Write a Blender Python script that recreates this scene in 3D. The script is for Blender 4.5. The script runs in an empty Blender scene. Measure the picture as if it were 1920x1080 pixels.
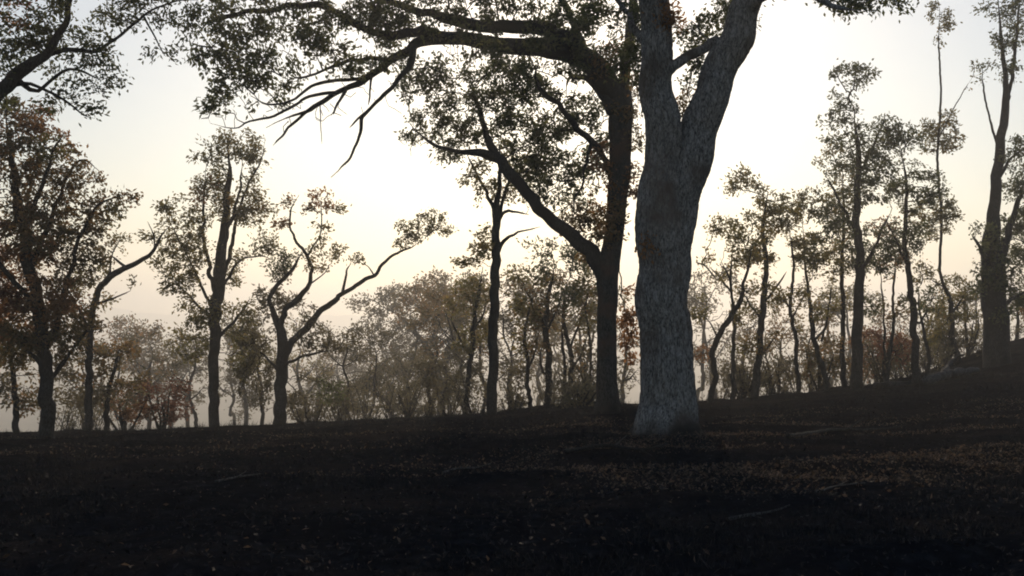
import bpy, math, random
import numpy as np

# ------------------------------------------------------------------ camera, sky, sun, exposure
F = 2000.0            # focal length in pixels of the 1920 wide photograph
HZ = 600.0            # image row of the horizon
EYE = 1.6             # camera height
SC = bpy.context.scene
COL = SC.collection

cam = bpy.data.cameras.new('camera')
cam.sensor_width = 36.0
cam.lens = 36.0 * F / 1920.0
cam.shift_y = (HZ - 540.0) / 1920.0
cam.clip_start = 0.1
cam.clip_end = 6000.0
cam_ob = bpy.data.objects.new('camera', cam)
cam_ob.location = (0, 0, EYE)
cam_ob.rotation_euler = (math.radians(90), 0, 0)
COL.objects.link(cam_ob)
SC.camera = cam_ob

SUN_EL = math.radians(23.0)
SUN_AZ = math.radians(2.0)      # to the right of the view axis (+Y)
world = bpy.data.worlds.new('World')
SC.world = world
world.use_nodes = True
wn = world.node_tree
wn.nodes.clear()
w_out = wn.nodes.new('ShaderNodeOutputWorld')
w_bg = wn.nodes.new('ShaderNodeBackground')
w_sky = wn.nodes.new('ShaderNodeTexSky')
w_sky.sky_type = 'NISHITA'
w_sky.sun_disc = False
w_sky.sun_elevation = SUN_EL
w_sky.sun_rotation = SUN_AZ
w_sky.altitude = 300
w_sky.air_density = 1.2
w_sky.dust_density = 0.9
w_sky.ozone_density = 1.7
w_bg.inputs['Strength'].default_value = 0.088
wn.links.new(w_sky.outputs[0], w_bg.inputs[0])
wn.links.new(w_bg.outputs[0], w_out.inputs['Surface'])

sun = bpy.data.lights.new('sun', 'SUN')
sun.energy = 2.2
sun.angle = math.radians(0.6)
sun.color = (1.0, 0.80, 0.58)
sun_ob = bpy.data.objects.new('sun', sun)
sun_ob.rotation_euler = (math.radians(90) - SUN_EL, 0, math.pi - SUN_AZ)
COL.objects.link(sun_ob)

SC.view_settings.view_transform = 'Standard'
SC.view_settings.look = 'None'
SC.view_settings.exposure = 0.0
SC.view_settings.gamma = 1.0
SC.render.engine = 'CYCLES'
SC.cycles.use_denoising = True
SC.cycles.max_bounces = 8
SC.cycles.volume_bounces = 4
SC.cycles.transparent_max_bounces = 8
SC.cycles.filter_width = 1.9      # soft broadcast video

# ------------------------------------------------------------------ helpers
def hash3(ix, iy, iz):
    h = (ix * 374761393 + iy * 668265263 + iz * 2147483647 + 1013904223) & 0xFFFFFFFF
    h = ((h ^ (h >> 13)) * 1274126177) & 0xFFFFFFFF
    h = ((h ^ (h >> 16)) * 2246822519) & 0xFFFFFFFF
    return ((h ^ (h >> 15)) & 0xFFFFFF) / float(0xFFFFFF)

def vnoise(x, y, z=0.0):
    x, y, z = np.broadcast_arrays(np.asarray(x, float), np.asarray(y, float), np.asarray(z, float))
    ix, iy, iz = [np.floor(a).astype(np.int64) for a in (x, y, z)]
    fx, fy, fz = x - ix, y - iy, z - iz
    fx, fy, fz = [a * a * (3 - 2 * a) for a in (fx, fy, fz)]
    r = 0
    for dx in (0, 1):
        for dy in (0, 1):
            for dz in (0, 1):
                w = (fx if dx else 1 - fx) * (fy if dy else 1 - fy) * (fz if dz else 1 - fz)
                r = r + w * hash3(ix + dx, iy + dy, iz + dz)
    return r

def fbm(x, y, z=0.0, o=4):
    r, a, s = 0, 0.5, 1.0
    for i in range(o):
        r = r + a * vnoise(np.asarray(x) * s + 17.3 * i, np.asarray(y) * s - 9.1 * i, np.asarray(z) * s)
        a *= 0.5; s *= 2.03
    return r

def P(px, py, Y):
    return np.array([(px - 960.0) / F * Y, Y, EYE + (HZ - py) / F * Y])

def mesh_obj(name, verts, faces, mat, parent=None, loc=(0, 0, 0), smooth=True, attr=None, kind=None):
    """verts (n,3); faces (m,k) all the same size, or a list of such arrays"""
    if not isinstance(faces, list): faces = [faces]
    faces = [np.asarray(f, dtype=np.int32) for f in faces if len(f)]
    me = bpy.data.meshes.new(name)
    v = np.asarray(verts, dtype=np.float32)
    me.vertices.add(len(v)); me.vertices.foreach_set('co', v.ravel())
    loops = np.concatenate([f.ravel() for f in faces])
    tot = np.concatenate([np.full(len(f), f.shape[1], np.int32) for f in faces])
    start = np.concatenate([[0], np.cumsum(tot)[:-1]]).astype(np.int32)
    me.loops.add(len(loops)); me.loops.foreach_set('vertex_index', loops)
    me.polygons.add(len(tot)); me.polygons.foreach_set('loop_start', start)
    me.polygons.foreach_set('loop_total', tot)
    me.polygons.foreach_set('use_smooth', np.full(len(tot), smooth))
    if attr is not None:
        a = me.attributes.new('v', 'FLOAT', 'FACE'); a.data.foreach_set('value', np.asarray(attr, np.float32))
    me.update(calc_edges=True)
    me.validate()
    if mat: me.materials.append(mat)
    o = bpy.data.objects.new(name, me)
    o.location = loc
    if parent: o.parent = parent
    if kind: o['kind'] = kind
    COL.objects.link(o)
    return o

def tag(o, label, cat, group=None):
    o['label'] = label; o['category'] = cat
    if group: o['group'] = group
    return o

def catmull(pts, seg):
    """pts (n,k) -> smooth resampled polyline, spacing about seg in the first 3 columns"""
    p = np.asarray(pts, float)
    if len(p) < 3:
        n = max(2, int(np.linalg.norm(p[-1, :3] - p[0, :3]) / seg) + 1)
        t = np.linspace(0, 1, n)[:, None]
        return p[0] * (1 - t) + p[-1] * t
    e = np.vstack([2 * p[0] - p[1], p, 2 * p[-1] - p[-2]])
    out = []
    for i in range(1, len(e) - 2):
        n = max(2, int(np.linalg.norm(e[i + 1, :3] - e[i, :3]) / seg) + 1)
        t = np.linspace(0, 1, n, endpoint=False)[:, None]
        a, b, c, d = e[i - 1], e[i], e[i + 1], e[i + 2]
        out.append(0.5 * ((2 * b) + (c - a) * t + (2 * a - 5 * b + 4 * c - d) * t ** 2 + (3 * b - a - 3 * c + d) * t ** 3))
    out.append(p[-1:])
    return np.vstack(out)

def sweep(path, rad, sides, rough=0.0, seed=0.0, fine=0.0, flare=0.0):
    """tube along path with uneven section; closed ends"""
    n = len(path)
    tan = np.gradient(path, axis=0)
    tan /= np.linalg.norm(tan, axis=1)[:, None] + 1e-9
    ref = np.array([0.0, 1.0, 0.0])
    side = np.cross(tan, ref); side /= np.linalg.norm(side, axis=1)[:, None] + 1e-9
    up = np.cross(side, tan)
    a = np.linspace(0, 2 * math.pi, sides, endpoint=False)
    ca, sa = np.cos(a), np.sin(a)
    dirs = side[:, None, :] * ca[None, :, None] + up[:, None, :] * sa[None, :, None]
    R = np.repeat(np.asarray(rad)[:, None], sides, 1)
    s = np.concatenate([[0], np.cumsum(np.linalg.norm(np.diff(path, axis=0), axis=1))])[:, None]
    if rough:
        R = R * (1 + rough * (2 * fbm(ca[None] * 1.6 + seed, sa[None] * 1.6 - seed, s * 1.3 / max(rad[0] * 4, .15), 3) - 0.95))
    if fine:
        k = 2 * np.abs(fbm(ca[None] * 11 + seed, sa[None] * 11, s * 3.0, 2) - 0.37)
        k2 = 2 * np.abs(fbm(ca[None] * 19 + seed, sa[None] * 19 + 5, s * 7.5, 2) - 0.37)
        R = R - fine * np.clip(1 - k * 4.5, 0, 1) - fine * 0.6 * np.clip(1 - k2 * 4.5, 0, 1) + fine * 0.9 * (fbm(ca[None] * 3, sa[None] * 3 + seed, s * 1.1, 3) - .44)
    if flare:
        h = np.clip(1 - s / flare, 0, 1) ** 2.2
        R = R * (1 + h * (0.04 + 0.36 * np.clip(np.sin(a[None] * 4 + 1.2 * np.sin(a[None] * 2 + seed) + seed * 3), 0, 1) ** 1.5))
    V = path[:, None, :] + dirs * R[:, :, None]
    verts = np.vstack([V.reshape(-1, 3), path[:1], path[-1:] + tan[-1:] * rad[-1] * 0.8])
    i = np.arange(n - 1)[:, None]; j = np.arange(sides)[None]
    j2 = (j + 1) % sides
    quads = np.stack([i * sides + j, i * sides + j2, (i + 1) * sides + j2, (i + 1) * sides + j], -1).reshape(-1, 4)
    jj = np.arange(sides); jn = (jj + 1) % sides
    c0, c1 = n * sides, n * sides + 1
    tris = np.vstack([np.stack([jn, jj, np.full(sides, c0)], 1),
                      np.stack([(n - 1) * sides + jj, (n - 1) * sides + jn, np.full(sides, c1)], 1)])
    return verts, [quads, tris]

# ------------------------------------------------------------------ materials
def new_mat(name):
    m = bpy.data.materials.new(name); m.use_nodes = True
    nt = m.node_tree; nt.nodes.clear()
    out = nt.nodes.new('ShaderNodeOutputMaterial')
    return m, nt, out

def ramp(nt, stops, interp='LINEAR'):
    r = nt.nodes.new('ShaderNodeValToRGB')
    el = r.color_ramp.elements
    r.color_ramp.interpolation = interp
    while len(el) < len(stops): el.new(0.5)
    for e, (p, c) in zip(el, stops):
        e.position = p; e.color = (*c, 1)
    return r

def bark_mat(name, base, light, blotch, blotch_amt=0.5, scale=1.0, char=0.0):
    m, nt, out = new_mat(name)
    N, L = nt.nodes.new, nt.links.new
    tc = N('ShaderNodeTexCoord')
    mp = N('ShaderNodeMapping'); mp.inputs['Scale'].default_value = (24 * scale, 24 * scale, 8.0 * scale)
    L(tc.outputs['Object'], mp.inputs['Vector'])
    vo = N('ShaderNodeTexVoronoi'); vo.feature = 'DISTANCE_TO_EDGE'; vo.inputs['Scale'].default_value = 1.0
    nz = N('ShaderNodeTexNoise'); nz.inputs['Scale'].default_value = 0.8; nz.inputs['Detail'].default_value = 6
    wp = N('ShaderNodeMixRGB'); wp.inputs['Fac'].default_value = 0.55
    L(mp.outputs[0], wp.inputs[1]); L(nz.outputs['Color'], wp.inputs[2]); L(mp.outputs[0], nz.inputs['Vector'])
    L(wp.outputs[0], vo.inputs['Vector'])
    nf = N('ShaderNodeTexNoise'); nf.inputs['Scale'].default_value = 1.9; nf.inputs['Detail'].default_value = 9; nf.inputs['Roughness'].default_value = 0.68
    nf.inputs['Distortion'].default_value = 0.5
    L(mp.outputs[0], nf.inputs['Vector'])
    fur = N('ShaderNodeMath'); fur.operation = 'MULTIPLY_ADD'
    L(vo.outputs['Distance'], fur.inputs[0]); fur.inputs[1].default_value = 0.30; L(nf.outputs['Fac'], fur.inputs[2])
    r1 = ramp(nt, [(0.42, tuple(c * 0.22 for c in base)), (0.54, base), (0.72, light)])
    L(fur.outputs[0], r1.inputs[0])
    # blotches of scorched or bare bark
    nb = N('ShaderNodeTexNoise'); nb.inputs['Scale'].default_value = 1.3; nb.inputs['Detail'].default_value = 5
    L(tc.outputs['Object'], nb.inputs['Vector'])
    r2 = ramp(nt, [(0.62 - 0.3 * blotch_amt, (0, 0, 0)), (0.78 - 0.3 * blotch_amt, (1, 1, 1))])
    L(nb.outputs['Fac'], r2.inputs[0])
    mx = N('ShaderNodeMixRGB'); L(r2.outputs[0], mx.inputs['Fac']); L(r1.outputs[0], mx.inputs[1])
    mx.inputs[2].default_value = (*blotch, 1)
    col = mx
    if char:
        # soot burnt on to the butt of the trunk, ragged upper edge
        sp = N('ShaderNodeSeparateXYZ'); L(tc.outputs['Object'], sp.inputs[0])
        na = N('ShaderNodeMath'); na.operation = 'MULTIPLY_ADD'
        L(nb.outputs['Fac'], na.inputs[0]); na.inputs[1].default_value = -char * 2.2; L(sp.outputs['Z'], na.inputs[2])
        r3 = ramp(nt, [(0.0, (1, 1, 1)), (0.5, (0, 0, 0))])
        mr = N('ShaderNodeMapRange'); mr.inputs['From Min'].default_value = -char; mr.inputs['From Max'].default_value = char
        L(na.outputs[0], mr.inputs[0]); L(mr.outputs[0], r3.inputs[0])
        m3 = N('ShaderNodeMixRGB'); L(r3.outputs[0], m3.inputs['Fac']); L(mx.outputs[0], m3.inputs[1])
        m3.inputs[2].default_value = (0.030, 0.025, 0.022, 1); col = m3
    bs = N('ShaderNodeBsdfPrincipled'); bs.inputs['Roughness'].default_value = 0.9
    bs.inputs['Specular IOR Level'].default_value = 0.15
    L(col.outputs[0], bs.inputs['Base Color'])
    bm = N('ShaderNodeBump'); bm.inputs['Strength'].default_value = 0.9; bm.inputs['Distance'].default_value = 0.03
    ad = N('ShaderNodeMath'); ad.operation = 'MULTIPLY_ADD'
    L(nz.outputs['Fac'], ad.inputs[0]); ad.inputs[1].default_value = 0.3; L(fur.outputs[0], ad.inputs[2])
    L(ad.outputs[0], bm.inputs['Height']); L(bm.outputs[0], bs.inputs['Normal'])
    L(bs.outputs[0], out.inputs['Surface'])
    return m

def leaf_mat(name, cols, trans=0.45):
    m, nt, out = new_mat(name)
    N, L = nt.nodes.new, nt.links.new
    at = N('ShaderNodeAttribute'); at.attribute_name = 'v'
    n = len(cols)
    r = ramp(nt, [(i / max(n - 1, 1), c) for i, c in enumerate(cols)])
    L(at.outputs['Fac'], r.inputs[0])
    bs = N('ShaderNodeBsdfPrincipled'); bs.inputs['Roughness'].default_value = 0.75
    bs.inputs['Specular IOR Level'].default_value = 0.2
    L(r.outputs[0], bs.inputs['Base Color'])
    tr = N('ShaderNodeBsdfTranslucent')
    gm = N('ShaderNodeMixRGB'); gm.blend_type = 'MULTIPLY'; gm.inputs['Fac'].default_value = 1.0; gm.inputs[2].default_value = (3.6, 3.2, 2.2, 1)
    L(r.outputs[0], gm.inputs[1]); L(gm.outputs[0], tr.inputs['Color'])
    mx = N('ShaderNodeMixShader'); mx.inputs[0].default_value = trans
    L(bs.outputs[0], mx.inputs[1]); L(tr.outputs[0], mx.inputs[2])
    L(mx.outputs[0], out.inputs['Surface'])
    return m

BARK_GREY = bark_mat('bark_grey', (0.23, 0.203, 0.185), (0.43, 0.385, 0.355), (0.125, 0.092, 0.074), 0.36, 1.0, char=0.3)
BARK_RUST = bark_mat('bark_rust', (0.045, 0.042, 0.040), (0.085, 0.078, 0.072), (0.085, 0.050, 0.037), 0.45, 1.0, char=0.5)
BARK_DARK = bark_mat('bark_dark', (0.035, 0.034, 0.034), (0.065, 0.062, 0.06), (0.018, 0.017, 0.017), 0.5, 1.4)
BARK_BROWN = bark_mat('bark_brown', (0.05, 0.043, 0.038), (0.085, 0.075, 0.066), (0.022, 0.02, 0.02), 0.5, 1.4)
LEAF_GREEN = leaf_mat('leaf_green', [(0.022, 0.030, 0.020), (0.040, 0.052, 0.030), (0.060, 0.070, 0.040), (0.075, 0.075, 0.040)])
LEAF_OLIVE = leaf_mat('leaf_olive', [(0.035, 0.040, 0.022), (0.065, 0.065, 0.032), (0.10, 0.09, 0.042), (0.15, 0.10, 0.05)], 0.5)
LEAF_MIXED = leaf_mat('leaf_mixed', [(0.030, 0.034, 0.022), (0.060, 0.052, 0.030), (0.10, 0.070, 0.040), (0.16, 0.085, 0.045)], 0.5)
LEAF_BROWN = leaf_mat('leaf_brown', [(0.045, 0.030, 0.022), (0.09, 0.055, 0.035), (0.14, 0.078, 0.045), (0.18, 0.10, 0.06)], 0.5)
LEAF_RUST = leaf_mat('leaf_rust', [(0.08, 0.045, 0.027), (0.15, 0.085, 0.048), (0.21, 0.125, 0.075)], 0.5)
LEAF_RED = leaf_mat('leaf_red', [(0.04, 0.022, 0.019), (0.075, 0.036, 0.030), (0.10, 0.055, 0.042)], 0.5)
LEAF_SMOKE = leaf_mat('leaf_smoke', [(0.038, 0.037, 0.032), (0.06, 0.057, 0.047), (0.085, 0.077, 0.056)], 0.5)

# ------------------------------------------------------------------ ground
# the crest of the slope: x, distance, height
CR = np.array([(-60, 40, -4.5), (-35, 37, -2.9), (-20.9, 36, -2.25), (-11.9, 36, -2.21), (-6.3, 35, -1.85), (-1.0, 33, -1.36),
               (1.44, 32, -0.98), (5.4, 32, -0.92), (9.2, 34, -0.82), (13.7, 37, -0.55), (16.8, 40, -0.2), (21.1, 44, 0.7),
               (27, 48, 1.7), (45, 56, 4.0), (90, 70, 8.0)], float)
CRX = np.linspace(-60, 90, 601)
_k = np.hanning(17); _k /= _k.sum()
def _sm(c):
    v = np.interp(CRX, CR[:, 0], CR[:, c]); return np.convolve(np.pad(v, 8, mode='edge'), _k, 'valid')
CRY, CRZ = _sm(1), _sm(2)

def ground_z(x, y, detail=True):
    x = np.asarray(x, float); y = np.asarray(y, float)
    yc = np.interp(x, CRX, CRY); zc = np.interp(x, CRX, CRZ)
    t = np.clip(y / yc, 0, 1)
    z = zc * t ** 1.7 + (1 - t) ** 2 * np.clip(x, -30, 40) * 0.02
    d = np.clip(y - yc, 0, None)
    z = z - 0.42 * d * d / (d + 9.0)
    z = np.maximum(z, -60 + 0.02 * d) if z.ndim else max(z, -60 + 0.02 * float(d))
    if detail:
        fade = np.clip(1 - (y - 60) / 60, 0.0, 1)
        z = z + 0.22 * (fbm(x * 0.35, y * 0.35, 3.0, 3) - 0.44) * fade + 0.30 * (fbm(x * 0.8, y * 1.2, 7.0, 4) - 0.45) * fade
        far = np.clip((y - 90) / 120, 0, 1)
        z = z + far * 14 * (fbm(x * 0.012, y * 0.012, 1.0, 4) - 0.45)
    return z

def grow(a, b, step, end, k=1.07):
    v = [b]; s = step
    while v[-1] < end: s *= k; v.append(v[-1] + s)
    return v
xs = list(np.arange(-16, 20.001, 0.11))
xs = sorted([-16 - (q - 0) for q in grow(0, 0, .11, 2000)[1:]] + xs + [20 + q for q in grow(0, 0, .11, 2000)[1:]])
ys = list(np.arange(4.5, 46, 0.11))
ys = sorted([4.5 - q for q in grow(0, 0, .11, 60, 1.2)[1:]] + ys + [46 + q for q in grow(0, 0, .11, 2600, 1.08)[1:]])
GX, GY = np.meshgrid(np.array(xs), np.array(ys))
GZ = ground_z(GX, GY)
GZ = GZ + 0.035 * (fbm(GX * 5, GY * 5, 2.0, 2) - 0.37) * (GY < 60)
ny, nx = GX.shape
ii = np.arange(ny - 1)[:, None]; jj = np.arange(nx - 1)[None]
gq = np.stack([ii * nx + jj, ii * nx + jj + 1, (ii + 1) * nx + jj + 1, (ii + 1) * nx + jj], -1).reshape(-1, 4)

def ground_mat():
    m, nt, out = new_mat('charred_ground')
    N, L = nt.nodes.new, nt.links.new
    tc = N('ShaderNodeTexCoord')
    mg = N('ShaderNodeMapping'); mg.inputs['Scale'].default_value = (0.5, 1.1, 1); L(tc.outputs['Object'], mg.inputs['Vector'])
    n1 = N('ShaderNodeTexNoise'); n1.inputs['Scale'].default_value = 0.6; n1.inputs['Detail'].default_value = 8; n1.inputs['Roughness'].default_value = 0.65
    n2 = N('ShaderNodeTexNoise'); n2.inputs['Scale'].default_value = 7.0; n2.inputs['Detail'].default_value = 6
    n3 = N('ShaderNodeTexNoise'); n3.inputs['Scale'].default_value = 30.0; n3.inputs['Detail'].default_value = 4
    for n in (n2, n3): L(tc.outputs['Object'], n.inputs['Vector'])
    L(mg.outputs[0], n1.inputs['Vector'])
    soot = ramp(nt, [(0.3, (0.0035, 0.0042, 0.0065)), (0.55, (0.0065, 0.0075, 0.0105)), (0.8, (0.018, 0.020, 0.026))])
    L(n2.outputs['Fac'], soot.inputs[0])
    dirt = ramp(nt, [(0.3, (0.014, 0.011, 0.010)), (0.6, (0.034, 0.026, 0.023)), (0.8, (0.07, 0.054, 0.046))])
    L(n3.outputs['Fac'], dirt.inputs[0])
    k = ramp(nt, [(0.5, (0, 0, 0)), (0.66, (1, 1, 1))]); L(n1.outputs['Fac'], k.inputs[0])
    mm = N('ShaderNodeMath'); mm.operation = 'MULTIPLY'; L(k.outputs[0], mm.inputs[0]); mm.inputs[1].default_value = 0.75
    mx = N('ShaderNodeMixRGB'); L(mm.outputs[0], mx.inputs['Fac']); L(soot.outputs[0], mx.inputs[1]); L(dirt.outputs[0], mx.inputs[2])
    sy = N('ShaderNodeSeparateXYZ'); L(tc.outputs['Object'], sy.inputs[0])
    fm = N('ShaderNodeMapRange'); fm.inputs['From Min'].default_value = 130; fm.inputs['From Max'].default_value = 220; L(sy.outputs['Y'], fm.inputs[0])
    far_pale = ramp(nt, [(0.35, (0.10, 0.095, 0.065)), (0.65, (0.20, 0.175, 0.12))]); L(n1.outputs['Fac'], far_pale.inputs[0])  # far land paled to a dry-grass tone, haze brightness put into its colour
    mf = N('ShaderNodeMixRGB'); L(fm.outputs[0], mf.inputs['Fac']); L(mx.outputs[0], mf.inputs[1]); L(far_pale.outputs[0], mf.inputs[2])
    bs = N('ShaderNodeBsdfDiffuse'); bs.inputs['Roughness'].default_value = 0.3
    L(mf.outputs[0], bs.inputs['Color'])
    bm = N('ShaderNodeBump'); bm.inputs['Strength'].default_value = 0.6; bm.inputs['Distance'].default_value = 0.05
    ad = N('ShaderNodeMath'); ad.operation = 'ADD'; L(n2.outputs['Fac'], ad.inputs[0]); L(n3.outputs['Fac'], ad.inputs[1])
    L(ad.outputs[0], bm.inputs['Height']); L(bm.outputs[0], bs.inputs['Normal'])
    L(bs.outputs[0], out.inputs['Surface'])
    return m
GROUND_MAT = ground_mat()
g = mesh_obj('ground', np.stack([GX, GY, GZ], -1).reshape(-1, 3), gq, GROUND_MAT)
g['kind'] = 'structure'

def hill_mat():
    m, nt, out = new_mat('far_woodland')
    N, L = nt.nodes.new, nt.links.new
    tc = N('ShaderNodeTexCoord')
    n1 = N('ShaderNodeTexNoise'); n1.inputs['Scale'].default_value = 0.05; n1.inputs['Detail'].default_value = 8
    L(tc.outputs['Object'], n1.inputs['Vector'])
    r = ramp(nt, [(0.35, (0.07, 0.07, 0.055)), (0.6, (0.13, 0.12, 0.085)), (0.75, (0.19, 0.16, 0.11))])
    L(n1.outputs['Fac'], r.inputs[0])
    bs = N('ShaderNodeBsdfPrincipled'); bs.inputs['Roughness'].default_value = 1.0; bs.inputs['Specular IOR Level'].default_value = 0
    L(r.outputs[0], bs.inputs['Base Color']); L(bs.outputs[0], out.inputs['Surface'])
    return m
HILL_MAT = hill_mat()
def hill_range(y0, depth, x0, x1, n, top, seed):
    hx = np.linspace(x0, x1, n); hy = np.linspace(0, depth, 50)
    X, Y = np.meshgrid(hx, hy)
    crest = top(X) + 60 * (fbm(X * 0.0045 + seed, seed, 0.0, 4) - 0.45)
    prof = np.sin(np.clip(Y / depth, 0, 1) * math.pi) ** 0.8
    Z = -75 + (crest + 75) * prof + 4.0 * fbm(X * 0.12, Y * 0.12 + seed, 0, 3) * prof
    a = np.arange(49)[:, None]; b = np.arange(n - 1)[None]
    q = np.stack([a * n + b, a * n + b + 1, (a + 1) * n + b + 1, (a + 1) * n + b], -1).reshape(-1, 4)
    o = mesh_obj('hills', np.stack([X, Y + y0, Z], -1).reshape(-1, 3), q, HILL_MAT)
    o['kind'] = 'structure'
hill_range(1000, 600, -1900, 1900, 520, lambda x: -40 - 0.05 * np.clip(x, -600, 300), 3.1)
hill_range(2100, 700, -2000, 2000, 420, lambda x: 2 - 0.02 * np.clip(x, -900, 900), 8.4)

# ------------------------------------------------------------------ trees
def colonize(seed_p, seed_r, A, step, kill, rng, trop=0.0, iters=90):
    """grow twigs from the limbs towards points spread through the crown"""
    P_ = [p for p in seed_p]; par = [-1] * len(seed_p)
    S = np.asarray(seed_p)
    d2 = ((A[:, None, :] - S[None]) ** 2).sum(-1)
    ni = d2.argmin(1); nd = d2.min(1)
    alive = np.ones(len(A), bool)
    for it in range(iters):
        idx = np.nonzero(alive)[0]
        if not len(idx): break
        near = ni[idx]
        v = A[idx] - np.asarray(P_)[near]
        v /= np.linalg.norm(v, axis=1)[:, None] + 1e-9
        un, inv = np.unique(near, return_inverse=True)
        acc = np.zeros((len(un), 3)); np.add.at(acc, inv, v)
        acc /= np.linalg.norm(acc, axis=1)[:, None] + 1e-6
        acc += rng.normal(0, 0.33, acc.shape); acc[:, 2] += trop
        acc /= np.linalg.norm(acc, axis=1)[:, None] + 1e-9
        base = np.asarray(P_)[un]
        new = base + acc * step
        k0 = len(P_)
        P_.extend(list(new)); par.extend(list(un))
        D = ((A[idx][:, None, :] - new[None]) ** 2).sum(-1)
        m = D.argmin(1); dm = D.min(1)
        better = dm < nd[idx]
        ni[idx[better]] = k0 + m[better]; nd[idx[better]] = dm[better]
        alive[idx] = nd[idx] > kill * kill
    return np.asarray(P_), np.asarray(par)

def twig_mesh(Pn, par, ns, seed_r, r0, rng, sides=4):
    n = len(Pn)
    load = np.zeros(n)
    child = np.zeros(n, int)
    for i in range(ns, n): child[par[i]] += 1
    load[ns:][child[ns:] == 0] = 1.0
    for i in range(n - 1, ns - 1, -1): load[par[i]] += load[i]
    rad = r0 * np.maximum(load, 1) ** 0.42
    if n == ns: return None, None, None, None, None
    e = np.arange(ns, n); pa = par[e]
    fromseed = pa < ns
    rp = rad[pa].copy(); rp[fromseed] = np.minimum(rad[e][fromseed] * 1.25, seed_r[pa[fromseed]] * 0.9)
    rc = np.minimum(rad[e], rp)
    d = Pn[e] - Pn[pa]; d /= np.linalg.norm(d, axis=1)[:, None] + 1e-9
    s = np.cross(d, np.array([0.31, 0.87, 0.38])); s /= np.linalg.norm(s, axis=1)[:, None] + 1e-9
    u = np.cross(s, d)
    a = np.linspace(0, 2 * math.pi, sides, endpoint=False)
    dirs = s[:, None] * np.cos(a)[None, :, None] + u[:, None] * np.sin(a)[None, :, None]
    A0 = Pn[pa][:, None] + dirs * rp[:, None, None]
    A1 = Pn[e][:, None] + d[:, None] * (rc * 0.6)[:, None, None] + dirs * rc[:, None, None]
    m = len(e)
    V = np.concatenate([A0, A1], 1).reshape(-1, 3)
    k = np.arange(m)[:, None] * 2 * sides; j = np.arange(sides)[None]; j2 = (j + 1) % sides
    q = np.stack([k + j, k + j2, k + sides + j2, k + sides + j], -1).reshape(-1, 4)
    return V, q, load, child, d

def leaves(pos, dirs, L, W, rng, droop=0.2):
    """one folded four-cornered leaf per point"""
    n = len(pos)
    d = dirs + rng.normal(0, 0.75, (n, 3)); d[:, 2] -= droop
    d /= np.linalg.norm(d, axis=1)[:, None] + 1e-9
    s = np.cross(d, rng.normal(0, 1, (n, 3))); s /= np.linalg.norm(s, axis=1)[:, None] + 1e-9
    nn = np.cross(s, d)
    l = L * rng.uniform(0.6, 1.25, n)[:, None]; w = W * rng.uniform(0.7, 1.2, n)[:, None]
    b = pos; t = pos + d * l
    c = pos + d * l * 0.45 + nn * w * 0.22
    v = np.stack([b, c + s * w * 0.5, t, c - s * w * 0.5], 1).reshape(-1, 3)
    f = np.arange(n * 4).reshape(-1, 4)
    return v, f

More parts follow.
